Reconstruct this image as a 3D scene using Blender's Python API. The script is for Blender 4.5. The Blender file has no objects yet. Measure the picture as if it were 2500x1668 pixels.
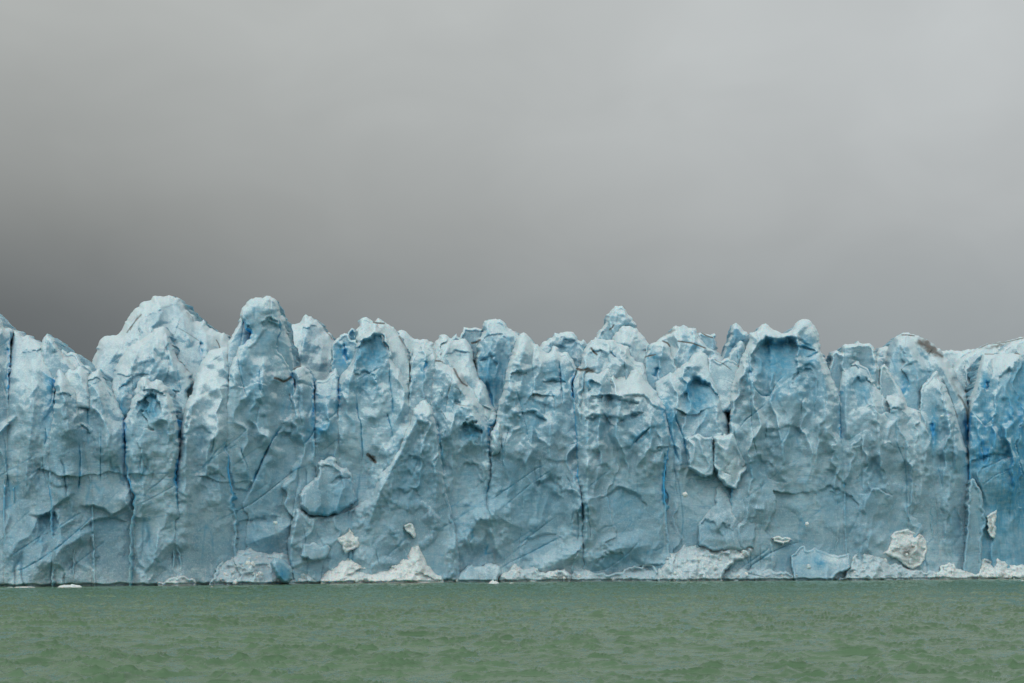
import bpy, math, numpy as np
from math import radians as R

F = 3472.0          # focal length of the lens, in units of 1/2500 of the frame width
HC = 6.0            # camera height over the lake (m)
VH = 1365.0
C = bpy.context.scene.collection

# ------------------------------------------------------------------ noise
def _h(ix, iy, iz, s):
    n = (ix.astype(np.int64) * 374761393 + iy.astype(np.int64) * 668265263 + iz.astype(np.int64) * 2147483647 + s * 1274126177) & 0xffffffff
    n = ((n ^ (n >> 13)) * 1274126177) & 0xffffffff
    n = ((n ^ (n >> 16)) * 2246822519) & 0xffffffff
    return ((n ^ (n >> 15)) & 0xffffff) / 16777216.0

def vnoise(x, y, s=0):
    """gradient noise -1..1"""
    ix = np.floor(x); iy = np.floor(y); fx = x - ix; fy = y - iy
    ux = fx * fx * fx * (fx * (fx * 6 - 15) + 10); uy = fy * fy * fy * (fy * (fy * 6 - 15) + 10)
    def g(dx, dy):
        a = _h(ix + dx, iy + dy, np.zeros_like(ix), s) * 6.2831853
        return np.cos(a) * (fx - dx) + np.sin(a) * (fy - dy)
    a = g(0, 0); b = g(1, 0); c = g(0, 1); d = g(1, 1)
    return 1.5 * ((a * (1 - ux) + b * ux) * (1 - uy) + (c * (1 - ux) + d * ux) * uy)

def fbm(x, y, s=0, o=4, g=0.5, l=2.03):
    r = 0; a = 1.0
    for k in range(o):
        r = r + a * vnoise(x, y, s + 17 * k); x = x * l + 3.1; y = y * l - 5.7; a *= g
    return r

def worley(x, y, s=0):
    """F1 distance squared (bowls with sharp rims) and the random value of the nearest cell"""
    ix = np.floor(x); iy = np.floor(y)
    best = np.full(x.shape, 9.0); sec = np.full(x.shape, 9.0); val = np.zeros(x.shape); z = np.zeros_like(ix)
    for dx in (-1, 0, 1):
        for dy in (-1, 0, 1):
            cx = ix + dx; cy = iy + dy
            px = cx + .5 + .8 * (_h(cx, cy, z, s) - .5); py = cy + .5 + .8 * (_h(cx, cy, z + 7, s) - .5)
            d = (x - px) ** 2 + (y - py) ** 2
            m = d < best
            sec = np.where(m, best, np.minimum(sec, d))
            val = np.where(m, _h(cx, cy, z + 13, s), val); best = np.where(m, d, best)
    return best, sec, val

def planes(x, y, s=0, tilt=1.0):
    """broken faces: the lower envelope of tilted planes, one per cell"""
    ix = np.floor(x); iy = np.floor(y); z = np.zeros_like(ix); best = np.full(x.shape, 9.0); val = np.zeros(x.shape)
    for dx in (-1, 0, 1):
        for dy in (-1, 0, 1):
            cx = ix + dx; cy = iy + dy
            px = cx + .5 + .8 * (_h(cx, cy, z, s) - .5); py = cy + .5 + .8 * (_h(cx, cy, z + 7, s) - .5)
            gx = (_h(cx, cy, z + 3, s) - .5) * 2 * tilt; gy = (_h(cx, cy, z + 5, s) - .5) * 2 * tilt
            h = .5 * _h(cx, cy, z + 9, s); X_ = x - px; Y_ = y - py
            e = h + gx * X_ + gy * Y_ + .62 * (X_ * X_ + Y_ * Y_); val = np.where(e < best, _h(cx, cy, z + 21, s), val); best = np.minimum(best, e)
    return best, val

def sstep(a, b, x):
    t = np.clip((x - a) / (b - a), 0, 1); return t * t * (3 - 2 * t)

# ------------------------------------------------------------------ picture <-> place
_wu = np.array([-400, 0, 150, 450, 800, 1300, 1700, 2100, 2500, 2900.])
_wv = np.array([1436, 1433.5, 1433, 1430, 1424, 1420, 1418.5, 1417, 1413.5, 1412])
_wy = HC * F / (_wv - VH)
def ybase(u):                      # distance of the ice front (m), measured from the waterline
    return np.interp(u, _wu, _wy)
def world(u, v, Y):
    return (u - 1250.0) / F * Y, Y, HC + (VH - v) / F * Y

# ------------------------------------------------------------------ helpers
def link_mesh(name, verts, faces, mat, cols=None, smooth=True, parent=None):
    me = bpy.data.meshes.new(name)
    verts = np.asarray(verts, dtype=np.float32)
    tri = [f for f in faces if f is not None]
    nv = len(verts)
    me.vertices.add(nv); me.vertices.foreach_set('co', verts.ravel())
    loops = np.concatenate([f.ravel() for f in tri]); starts = []; tot = []; off = 0
    for f in tri:
        n, k = f.shape; starts.append(off + np.arange(n) * k); tot.append(np.full(n, k)); off += n * k
    starts = np.concatenate(starts); tot = np.concatenate(tot)
    me.loops.add(len(loops)); me.loops.foreach_set('vertex_index', loops.astype(np.int32))
    me.polygons.add(len(starts)); me.polygons.foreach_set('loop_start', starts.astype(np.int32))
    me.polygons.foreach_set('loop_total', tot.astype(np.int32))
    me.polygons.foreach_set('use_smooth', np.full(len(starts), smooth, dtype=bool))
    me.update(calc_edges=True); me.validate()
    if cols is not None:
        at = me.attributes.new('tint', 'FLOAT_COLOR', 'POINT')
        c = np.ones((nv, 4), dtype=np.float32); c[:, :3] = np.clip(cols, 0, 1)
        at.data.foreach_set('color', c.ravel())
    me.materials.append(mat)
    o = bpy.data.objects.new(name, me); C.objects.link(o)
    if parent is not None: o.parent = parent
    return o

def tag(o, label=None, cat=None, group=None, kind=None):
    if label: o['label'] = label
    if cat: o['category'] = cat
    if group: o['group'] = group
    if kind: o['kind'] = kind
    return o

def pts(s):
    a = [float(t) for t in s.replace(',', ' ').split()]
    return np.array(a).reshape(-1, 2)

def roughen(P, closed, amp, seed, seg=5.0):
    """break long straight runs of an outline into small uneven steps"""
    out = []; n = len(P); rng = np.random.RandomState(seed)
    m = n if closed else n - 1
    for i in range(m):
        a = P[i]; b = P[(i + 1) % n]; L = np.hypot(*(b - a)); k = max(1, int(L / seg))
        nx, ny = (b - a)[1] / (L + 1e-6), -(b - a)[0] / (L + 1e-6)
        for j in range(k):
            t = j / k; w = 0 if j == 0 else math.sin(math.pi * t) ** .5
            q = a + (b - a) * t
            ph = (vnoise(np.array([q[0] / 19.]), np.array([q[1] / 19.]), seed)[0] * 1.3 + rng.uniform(-.7, .7))
            d = amp * w * ph + (0.4 * amp * ph if j == 0 else 0)
            out.append([q[0] + nx * d, q[1] + ny * d])
    if not closed: out.append(list(P[-1]))
    return np.array(out)

def seg_dist(U, V, P, closed, cap):
    """distance to a polyline, signed side of nearest segment, arclength t; only within cap"""
    D = np.full(U.shape, cap, dtype=float); S = np.zeros(U.shape); T = np.zeros(U.shape)
    n = len(P); m = n if closed else n - 1; u0 = U[0, 0]; v0 = V[0, 0]; st = U[0, 1] - U[0, 0]
    tot = 0; Ls = [np.hypot(*(P[(i + 1) % n] - P[i])) for i in range(m)]; TL = sum(Ls)
    for i in range(m):
        a = P[i]; b = P[(i + 1) % n]
        j0 = max(0, int((min(a[0], b[0]) - cap - u0) / st)); j1 = min(U.shape[1], int((max(a[0], b[0]) + cap - u0) / st) + 2)
        i0 = max(0, int((min(a[1], b[1]) - cap - v0) / st)); i1 = min(U.shape[0], int((max(a[1], b[1]) + cap - v0) / st) + 2)
        if j1 <= j0 or i1 <= i0: tot += Ls[i]; continue
        x = U[i0:i1, j0:j1] - a[0]; y = V[i0:i1, j0:j1] - a[1]; d = b - a; L2 = d @ d + 1e-9
        t = np.clip((x * d[0] + y * d[1]) / L2, 0, 1)
        dd = np.hypot(x - t * d[0], y - t * d[1]); m_ = dd < D[i0:i1, j0:j1]
        D[i0:i1, j0:j1] = np.where(m_, dd, D[i0:i1, j0:j1])
        cr = d[0] * y - d[1] * x
        S[i0:i1, j0:j1] = np.where(m_, np.sign(cr), S[i0:i1, j0:j1])
        T[i0:i1, j0:j1] = np.where(m_, (tot + t * Ls[i]) / TL, T[i0:i1, j0:j1])
        tot += Ls[i]
    return D, S, T

def inside(U, V, P):
    r = np.zeros(U.shape, dtype=bool); n = len(P)
    us = U[0]; vs = V[:, 0]
    for i in range(n):
        a = P[i]; b = P[(i + 1) % n]
        if a[1] == b[1]: continue
        lo, hi = (a, b) if a[1] < b[1] else (b, a)
        rows = np.where((vs >= lo[1]) & (vs < hi[1]))[0]
        if len(rows) == 0: continue
        xs = lo[0] + (vs[rows] - lo[1]) * (hi[0] - lo[0]) / (hi[1] - lo[1])
        r[rows] ^= us[None, :] < xs[:, None]
    return r

# ------------------------------------------------------------------ materials
def nt(mat):
    mat.use_nodes = True; t = mat.node_tree; t.nodes.clear(); return t
def node(t, typ, **kw):
    n = t.nodes.new(typ)
    for k, v in kw.items():
        if k.startswith('i_'):
            n.inputs[int(k[2:]) if k[2:].isdigit() else k[2:].replace('_', ' ')].default_value = v
        else: setattr(n, k, v)
    return n
def math_(t, op, a, b=None, clamp=False):
    n = t.nodes.new('ShaderNodeMath'); n.operation = op; n.use_clamp = clamp
    for i, v in enumerate((a, b)):
        if v is None: continue
        if isinstance(v, (int, float)): n.inputs[i].default_value = v
        else: t.links.new(v, n.inputs[i])
    return n.outputs[0]
def mix(t, f, a, b):
    n = t.nodes.new('ShaderNodeMix'); n.data_type = 'RGBA'
    for s, v in ((0, f), (6, a), (7, b)):
        if isinstance(v, (int, float)): n.inputs[s].default_value = v
        elif isinstance(v, tuple): n.inputs[s].default_value = (*v, 1)
        else: t.links.new(v, n.inputs[s])
    return n.outputs[2]
def noise(t, vec, scale, detail=4, rough=.55, dist=0.):
    n = node(t, 'ShaderNodeTexNoise'); n.inputs['Scale'].default_value = scale; n.inputs['Detail'].default_value = detail
    n.inputs['Roughness'].default_value = rough; n.inputs['Distortion'].default_value = dist
    t.links.new(vec, n.inputs['Vector']); return n.outputs['Fac']
def ramp(t, fac, lo, hi):
    n = node(t, 'ShaderNodeMapRange'); n.interpolation_type = 'SMOOTHSTEP'
    n.inputs[1].default_value = lo; n.inputs[2].default_value = hi
    t.links.new(fac, n.inputs[0]); return n.outputs[0]

SSS = .65
def ice_material(name, snowy=0.0):
    m = bpy.data.materials.new(name); t = nt(m); L = t.links
    geo = node(t, 'ShaderNodeNewGeometry'); pos = geo.outputs['Position']
    def mp(rot, sc):
        n = node(t, 'ShaderNodeMapping'); n.vector_type = 'TEXTURE' if False else 'POINT'
        n.inputs['Rotation'].default_value = rot; n.inputs['Scale'].default_value = sc
        L.new(pos, n.inputs['Vector']); return n.outputs[0]
    # layering of the ice dips to the lower left: rotate about Y, then stretch along the layers
    diag = mp((0, R(36), 0), (.10, .3, 1.0))
    diag2 = mp((0, R(28), 0), (.05, .2, 1.0))
    vert = mp((0, R(-4), 0), (1., .6, .16))
    att = node(t, 'ShaderNodeAttribute', attribute_name='tint')
    sep = node(t, 'ShaderNodeSeparateColor'); L.new(att.outputs['Color'], sep.inputs[0])
    blue, white, dirt = sep.outputs[0], sep.outputs[1], sep.outputs[2]
    n1 = noise(t, pos, .045, 5, .6); n2 = noise(t, diag, 1.1, 7, .68, .5); n3 = noise(t, pos, .35, 6, .62, .5)
    n4 = noise(t, vert, .5, 4, .55, .3); nf = noise(t, pos, 2.6, 7, .75)
    base = mix(t, ramp(t, n1, .38, .62), (.20, .335, .41), (.305, .455, .525))
    base = mix(t, math_(t, 'MULTIPLY', ramp(t, n3, .45, .70), .6), base, (.135, .30, .395))
    base = mix(t, math_(t, 'MULTIPLY', ramp(t, n2, .50, .66), .50), base, (.12, .29, .39))
    base = mix(t, math_(t, 'MULTIPLY', ramp(t, n4, .55, .70), .30), base, (.42, .53, .56))
    base = mix(t, math_(t, 'MULTIPLY', ramp(t, nf, .50, .64), .55), base, (.45, .56, .58))
    # thin blue bands of clear ice along the layering
    nb = noise(t, diag2, .55, 3, .5, .6)
    band = math_(t, 'SUBTRACT', 1.0, ramp(t, math_(t, 'ABSOLUTE', math_(t, 'SUBTRACT', nb, .5)), .0, .012))
    band = math_(t, 'MULTIPLY', band, ramp(t, n1, .42, .58))
    base = mix(t, math_(t, 'MULTIPLY', band, .6), base, (.08, .27, .42))
    st = math_(t, 'ADD', math_(t, 'MULTIPLY', noise(t, vert, 1.3, 5, .6, .5), .6), math_(t, 'MULTIPLY', noise(t, diag, 1.6, 5, .6, .5), .4))
    b2 = math_(t, 'MULTIPLY', blue, math_(t, 'ADD', .45, math_(t, 'MULTIPLY', ramp(t, st, .38, .60), .75)), True)
    base = mix(t, math_(t, 'MULTIPLY', b2, 2.1, True), base, (.085, .29, .42))
    base = mix(t, ramp(t, b2, .42, .95), base, (.028, .235, .46))
    base = mix(t, math_(t, 'MULTIPLY', ramp(t, blue, .74, .92), .85), base, (.06, .38, .70))  # blue crack ice painted brighter, for light glowing through it
    # weathered white crust, with the sky-lit rims painted in
    w2 = math_(t, 'MULTIPLY', ramp(t, math_(t, 'ADD', white, math_(t, 'MULTIPLY', math_(t, 'SUBTRACT', math_(t, 'ADD', math_(t, 'MULTIPLY', n3, .6), math_(t, 'MULTIPLY', nf, .4)), .5), 1.5)), .12, .85), .85)
    w2 = math_(t, 'MAXIMUM', w2, snowy * .75) if snowy else w2
    snow = mix(t, ramp(t, nf, .35, .65), (.60, .66, .66), (.84, .86, .83)) if snowy else mix(t, ramp(t, nf, .38, .62), (.47, .60, .64), (.62, .72, .74))
    if snowy: snow = mix(t, math_(t, 'MULTIPLY', ramp(t, noise(t, pos, .8, 5, .6), .45, .68), .5), snow, (.42, .55, .58))
    base = mix(t, w2, base, snow)
    d2 = ramp(t, math_(t, 'ADD', dirt, math_(t, 'MULTIPLY', math_(t, 'SUBTRACT', nf, .5), 1.1)), .30, .85)
    base = mix(t, d2, base, (.105, .105, .098))
    bs = node(t, 'ShaderNodeBsdfPrincipled'); L.new(base, bs.inputs['Base Color'])
    L.new(math_(t, 'ADD', .48, math_(t, 'MULTIPLY', n3, .25)), bs.inputs['Roughness'])
    bs.inputs['Specular IOR Level'].default_value = .35
    if SSS: bs.inputs['Subsurface Weight'].default_value = SSS; bs.inputs['Subsurface Radius'].default_value = (.25, .75, 1.0); bs.inputs['Subsurface Scale'].default_value = 1.3
    # small relief
    w = node(t, 'ShaderNodeTexVoronoi'); w.feature = 'SMOOTH_F1'; w.inputs['Scale'].default_value = 1.1
    w.inputs['Smoothness'].default_value = .25
    wp = node(t, 'ShaderNodeVectorMath', operation='MULTIPLY_ADD'); 
    nn = node(t, 'ShaderNodeTexNoise'); nn.inputs['Scale'].default_value = .9; L.new(pos, nn.inputs['Vector'])
    L.new(nn.outputs['Color'], wp.inputs[0]); wp.inputs[1].default_value = (1.6, 1.6, 1.6); L.new(pos, wp.inputs[2])
    L.new(wp.outputs[0], w.inputs['Vector'])
    hgt = math_(t, 'ADD', math_(t, 'MULTIPLY', noise(t, pos, 3.0, 5, .6), .40 + snowy), math_(t, 'MULTIPLY', w.outputs['Distance'], .30))
    hgt = math_(t, 'ADD', hgt, math_(t, 'MULTIPLY', noise(t, diag, 3.2, 4, .6, .3), .45))
    bp = node(t, 'ShaderNodeBump'); bp.inputs['Strength'].default_value = .6; bp.inputs['Distance'].default_value = .36
    L.new(hgt, bp.inputs['Height']); L.new(bp.outputs[0], bs.inputs['Normal'])
    out = node(t, 'ShaderNodeOutputMaterial'); L.new(bs.outputs[0], out.inputs[0]); return m

RUB = ice_material('broken_ice', .5); ICE = ice_material('glacier_ice'); SNOW = ice_material('crushed_ice', .9)

# ------------------------------------------------------------------ relief traced on the ice faces
# features: kind, params, points (in 1/2500 of the frame width)
#  C crack  (width, depth m, blue, dirt)   K ridge (width, height m)
#  S step: the side on the LEFT of travel stands proud by h m, fading over w   (travel left->right: upper side... see sign)
#  B bowl (cx cy rx ry rot depth)  T tint blob (cx cy rx ry rot blue white dirt)
FE = []
def fe(kind, par, p=None, on=None): FE.append((kind, par, pts(p) if p else None, on))

GF = 'ice towers along the front of the glacier'
GM = 'ice ridges standing just behind the front'
GB = 'pinnacles on the skyline behind the front'
GH = 'heaps of crushed ice along the waterline'
IT, IP, IB, SH = 'ice tower', 'ice pinnacle', 'ice block', 'ice heap'
MID = dict(front=False, base_fade=False)
FAR = dict(front=False, base_fade=False, amp=.6)
# key, name, category, group, label, offset m, rounding, edge depth m, crown m, lean m, options, outline
TOWERS = [
# ---- far skyline
('far1','ice_pinnacle',IP,GB,'flat topped pale block on the skyline with a dark dirt edge under its right end',45,12,6,2,2,dict(FAR,thick=14),'1103 828 1114 815 1121 825 1126 815 1132 799 1158 800 1177 804 1180 838 1170 845 1165 990 1108 990'),
('far2','ice_pinnacle',IP,GB,'bright snowy hump on the skyline between the scooped tower and the domed tower',50,22,10,5,4,dict(FAR,thick=14,tints=(0,.5,0)),'965 815 970 810 981 806 993 810 1007 824 1025 831 1032 829 1043 829 1059 838 1066 855 1075 990 965 990'),
('far3','ice_pinnacle',IP,GB,'tallest pinnacle on the skyline right of centre, steep narrow and leaning',50,16,9,2,2,dict(FAR,thick=12),'1425 990 1440 845 1455 824 1471 803 1479 780 1489 760 1498 752 1508 748 1519 745 1528 755 1533 769 1544 776 1551 787 1554 799 1562 990'),
('far4','ice_pinnacle',IP,GB,'smooth pale blue fin standing alone on the skyline left of the notched big tower',42,16,8,2,2,dict(FAR,thick=9,amp=.35,tints=(.25,0,0)),'1755 880 1763 865 1770 849 1779 835 1784 806 1788 792 1797 788 1811 799 1823 810 1827 822 1832 960 1750 960'),
('far5','ice_pinnacle',IP,GB,'low pale hump on the skyline left of the dirt capped round tower',45,18,8,3,3,dict(FAR,thick=14),'2135 880 2140 861 2147 849 2165 844 2200 840 2230 990 2130 990'),
('far6','ice_pinnacle',IP,GB,'low smooth white snow ridge on the skyline right of the dirt capped round tower',48,16,8,4,4,dict(FAR,thick=16,tints=(0,.4,0)),'2280 870 2301 856 2326 855 2353 857 2376 852 2400 850 2430 990 2290 990'),
('far7','ice_pinnacle',IP,GB,'long sloping ridge with a dark dirty crest at the top right edge of the glacier',32,24,12,4,6,dict(FAR,thick=20,tints=(0,.2,.0)),'2320 905 2328 890 2337 879 2356 868 2376 858 2390 849 2413 839 2454 835 2482 828 2498 824 2560 816 2620 830 2640 1000 2320 1000'),
('far8','ice_pinnacle',IP,GB,'pair of low pale domes on the skyline left of the tallest right hand pinnacle',40,18,8,3,3,dict(FAR,thick=12),'1312 860 1319 847 1329 833 1349 825 1354 812 1363 815 1379 810 1395 810 1409 822 1418 833 1424 829 1432 838 1440 990 1312 990'),
('far9','ice_pinnacle',IP,GB,'small bluish spike between the snowy hill and the scooped tower',36,10,5,1,1,dict(FAR,thick=8,tints=(.3,0,0)),'848 850 850 812 856 803 860 800 866 803 870 811 874 830 876 870 850 870'),
('far10','ice_pinnacle',IP,GB,'thin ragged crest of ice with a dirty curled tip right of the striped dome',38,12,6,2,2,dict(FAR,thick=10,tints=(.1,0,0)),'1690 880 1700 835 1704 815 1712 812 1720 816 1729 817 1735 818 1743 814 1748 819 1748 838 1747 854 1761 870 1765 960 1690 960'),
# ---- middle ridge
('mtn','ice_pinnacle',IP,GM,'broad mountain shaped mass with the highest rounded summit at the left',30,40,26,7,14,dict(MID,thick=26,amp=.75),'205 1010 212 930 220 897 235 860 243 833 250 825 262 820 275 818 284 819 300 800 320 765 345 740 358 735 367 732 379 722 392 723 399 724 413 720 427 727 438 729 443 739 451 756 459 758 473 769 476 784 487 786 496 781 503 787 511 802 524 808 535 810 547 812 558 826 575 850 590 1010'),
('saddle','ice_pinnacle',IP,GM,'pointed blade of ice on the skyline at the far left',14,14,8,2,4,dict(MID,thick=12,amp=.6),'98 850 103 838 106 825 115 815 125 825 140 845 150 862 172 888 190 905 200 990 95 990'),
('saddle2','ice_pinnacle',IP,GM,'low bright ridge dipping to the notch left of the broad mountain',20,16,8,3,4,dict(MID,thick=12,amp=.6,tints=(.05,.25,0)),'138 890 148 855 152 851 165 862 173 858 182 862 195 878 205 893 213 893 224 905 240 930 250 1010 140 1010'),
('cone','ice_pinnacle',IP,GM,'smooth cone shaped shoulder leaning on the front of the broad left mountain',16,26,16,5,8,dict(MID,thick=18,amp=.7),'262 1150 264 960 266 932 275 918 285 890 296 872 305 858 321 842 340 831 355 822 367 814 379 803 392 799 402 799 409 806 417 830 428 865 440 885 455 900 466 912 474 932 470 950 462 958 470 1000 470 1150'),
('hillg','ice_pinnacle',IP,GM,'grey white hill with twin small tips right of the round headed tower',24,26,16,6,10,dict(MID,thick=20,amp=.8,tints=(0,.12,0)),'685 960 690 830 698 801 708 796 726 790 737 783 742 770 747 767 754 772 760 773 776 785 790 801 797 812 804 812 816 831 826 850 835 990 690 990'),
('headb','ice_pinnacle',IP,GM,'pale slope rising behind the left side of the rounded head',10,14,8,3,3,dict(MID,thick=12,amp=.6),'545 1000 552 870 556 845 560 830 566 818 572 808 581 792 590 772 604 776 625 800 628 880 610 1000'),
('headr','ice_pinnacle',IP,GM,'narrow pale rib with a blue cleft behind the right side of the rounded head',9,12,7,3,2,dict(MID,thick=12,amp=.6,tints=(.12,0,0)),'655 1000 660 800 680 772 688 770 696 776 699 785 697 801 700 815 705 826 712 850 716 880 724 930 726 1000'),
('head','ice_tower',IT,GF,'tall tower with a smooth rounded head on a narrow neck, left of centre',2.5,16,12,2,2,dict(thick=16,amp=.7),'553 960 560 900 568 872 576 860 583 848 599 838 611 828 614 815 611 808 598 806 596 792 590 780 586 772 589 760 595 748 602 739 613 730 630 727 638 726 646 722 659 723 673 732 679 746 682 760 687 773 692 788 690 805 684 820 678 838 680 858 698 874 706 890 713 904 722 930 724 955 720 1000 735 1100 750 1455 556 1455 552 1300 548 1150 550 1000'),
('rid1','ice_pinnacle',IP,GM,'pale double pointed rib with a vivid blue gash behind the white scooped shoulder',15,12,7,2,3,dict(MID,thick=10,amp=.5,tints=(.12,0,0)),'805 960 808 850 814 835 827 823 830 817 841 813 853 817 856 830 870 829 876 850 880 960'),
('rid2','ice_pinnacle',IP,GM,'long snow covered ridge falling to the right behind the scooped tower',9,18,10,5,6,dict(MID,thick=16,amp=.6,tints=(0,.25,0)),'868 870 870 815 873 802 878 790 880 779 894 775 904 780 912 786 922 777 938 785 950 793 961 799 970 812 981 830 991 847 1002 875 1004 900 1004 960 1000 1010 870 1010'),
('flat','ice_pinnacle',IP,GM,'broad square headed pinnacle with pale blue sides, centre of the skyline',22,20,12,3,4,dict(MID,thick=18,amp=.7,tints=(.10,0,0)),'1150 1060 1160 880 1165 865 1163 847 1176 819 1179 801 1183 784 1199 780 1220 780 1234 789 1238 799 1252 808 1264 815 1275 825 1285 870 1290 1060'),
('dome','ice_tower',IT,GM,'smooth domed pale tower leaning right behind the dirty shouldered tower',8,26,15,5,8,dict(MID,thick=16,amp=.6,tints=(0,.15,0)),'1045 1060 1050 900 1054 865 1056 849 1061 835 1073 819 1085 816 1098 826 1108 832 1118 830 1128 826 1140 833 1149 842 1155 856 1156 874 1165 907 1181 932 1190 952 1199 982 1211 1003 1216 1025 1216 1090 1050 1100'),
('stripe','ice_pinnacle',IP,GM,'rounded white dome combed with fine slanting grooves, right of centre',30,24,14,4,6,dict(MID,thick=16,amp=.5,tints=(0,.35,0)),'1480 990 1494 829 1503 810 1517 794 1533 794 1554 801 1567 817 1579 833 1590 848 1600 870 1610 990'),
('yb','ice_pinnacle',IP,GM,'ragged pale peak with dark dirt lines along its crest',28,22,12,3,6,dict(MID,thick=16,amp=.8),'1585 990 1590 850 1600 836 1607 829 1625 815 1641 806 1650 795 1660 797 1669 793 1680 799 1699 800 1702 807 1710 822 1725 840 1747 854 1761 870 1775 890 1780 1000'),
('ydome','ice_pinnacle',IP,GM,'small rounded dome with a blue pocket at its left foot',20,16,9,3,4,dict(MID,thick=12,amp=.6),'1560 1010 1572 880 1586 845 1599 835 1618 833 1634 842 1640 870 1655 905 1660 1010'),
('aa','ice_pinnacle',IP,GM,'low dirt streaked slab behind the arched cone',14,14,8,4,4,dict(MID,thick=12,amp=.7,tints=(0,.1,.05)),'1722 1010 1728 874 1740 870 1747 878 1758 884 1765 879 1779 873 1791 877 1800 884 1812 890 1820 1010'),
('bb','ice_pinnacle',IP,GM,'small grey pyramid tucked against the left side of the notched big tower',20,12,7,2,2,dict(MID,thick=10,amp=.6),'1772 950 1781 870 1791 849 1800 840 1808 832 1816 842 1822 848 1832 950'),
('ff','ice_pinnacle',IP,GM,'cluster of rounded knobs right of the notched big tower',14,16,9,2,3,dict(MID,thick=14,amp=.8,tints=(.06,0,0)),'2010 1010 2023 902 2031 861 2037 857 2047 856 2057 861 2057 849 2064 840 2081 839 2088 840 2095 832 2106 840 2122 839 2135 851 2139 874 2149 902 2158 930 2170 1010'),
('gg','ice_pinnacle',IP,GM,'sloping narrow rib in front of the dirt capped round tower',12,12,7,2,3,dict(MID,thick=10,amp=.6),'2140 1010 2148 900 2154 892 2161 888 2168 897 2181 925 2197 950 2212 975 2220 1020'),
('hh','ice_tower',IT,GM,'big round shouldered tower capped and streaked with dark dirt at the right',14,34,20,5,8,dict(MID,thick=20,amp=.55,tints=(.08,0,0)),'2158 1060 2160 880 2170 847 2181 831 2193 819 2204 813 2218 813 2230 816 2243 820 2264 828 2279 840 2298 856 2317 881 2331 904 2340 930 2354 952 2365 975 2372 1000 2376 1200 2160 1200'),
('ll','ice_pinnacle',IP,GM,'small snow capped knob at the top right corner of the glacier',16,16,9,4,5,dict(MID,thick=12,amp=.5,tints=(0,.3,0)),'2425 950 2436 861 2450 847 2464 840 2477 835 2498 827 2540 830 2560 950'),
# ---- the front
('a1','ice_tower',IT,GF,'tower cut by the left edge of the picture with a pointed top',1,16,9,5,6,dict(thick=16),'-330 800 -290 770 -250 745 -200 790 -150 735 -110 770 -60 730 -20 755 0 775 6 786 12 800 22 801 31 806 30 826 24 870 19 915 22 980 28 1100 34 1250 40 1455 -340 1455'),
('a2','ice_tower',IT,GF,'broad sloping wall left of the first deep blue vertical crack',0,16,9,6,7,dict(thick=16),'29 830 31 804 45 810 58 823 65 818 80 826 92 833 102 840 113 845 122 855 130 864 150 872 162 890 168 903 150 925 137 945 136 975 132 1003 150 1100 175 1250 190 1455 14 1455 10 1250 12 1100 15 960 22 890'),
('ab','ice_pinnacle',IP,GM,'bright narrow ledge of snow between the first blue crack and the jagged block',6,12,6,4,3,dict(MID,thick=10,amp=.6,tints=(.1,.2,0)),'155 1000 160 912 165 903 172 899 182 904 190 895 198 894 206 903 216 906 225 1000'),
('b1','ice_tower',IT,GF,'slim jagged pillar just right of the first deep blue vertical crack',-.5,11,8,3,3,dict(thick=14),'137 912 141 903 146 902 158 915 170 928 180 942 191 955 190 985 193 1010 205 1040 215 1090 225 1200 230 1455 130 1455 128 1250 118 1120 125 1050 133 1015 135 960'),
('b2','ice_tower',IT,GF,'stepped wall with thin vertical cracks left of the darkest blue cleft',0,13,9,3,4,dict(thick=14),'184 985 190 968 195 945 195 922 205 912 215 915 225 908 237 901 243 902 248 910 253 925 262 940 272 955 280 972 287 985 295 1010 302 1035 304 1065 303 1100 306 1130 312 1150 320 1175 328 1200 332 1215 329 1245 323 1290 335 1455 180 1455 186 1250 190 1100 186 1040'),
('c','ice_tower',IT,GF,'stout tower with a dark oval hollow under its rounded cap',-1,15,9,3,3,dict(thick=16),'305 1030 314 1010 321 988 327 970 328 955 335 936 344 924 356 921 361 927 367 931 381 926 389 929 397 938 409 952 413 968 422 990 427 1020 432 1060 437 1085 438 1105 430 1130 426 1150 425 1180 430 1220 438 1262 424 1275 432 1330 450 1455 318 1455 322 1290 330 1245 332 1215 322 1185 314 1150 309 1120 311 1080 305 1060'),
('e','ice_tower',IT,GF,'wide rounded tower with a ragged ledge across its middle, below the round head',-1.5,22,12,5,6,dict(thick=18),'446 1058 450 1020 455 987 462 972 469 957 474 935 480 913 486 897 492 884 501 870 508 858 517 854 538 850 552 847 558 846 565 852 573 858 565 870 566 907 564 932 572 952 572 975 563 994 561 1021 560 1044 556 1075 546 1100 555 1110 558 1174 566 1211 562 1233 571 1251 575 1275 571 1294 575 1308 570 1332 580 1455 428 1455 424 1330 422 1285 438 1262 431 1220 426 1180 428 1155 438 1120 443 1090'),
('g2','ice_tower',IT,GF,'narrow slab with a dirt rimmed rounded top right of the round headed tower',2,12,8,3,2,dict(thick=12,base_fade=True),'700 925 705 907 714 902 720 896 728 894 744 893 754 902 760 916 766 934 768 1000 768 1060 772 1110 790 1455 640 1455 690 1120 706 1020 712 987 712 964 719 953 719 930 709 920'),
('h','ice_tower',IT,GF,'low notched wall between two vertical blue cracks left of the scooped tower',2,12,8,4,3,dict(thick=12),'768 940 776 927 786 928 795 926 800 918 804 911 812 904 820 898 824 915 829 935 830 975 825 1008 840 1100 860 1455 760 1455 768 1100'),
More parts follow.
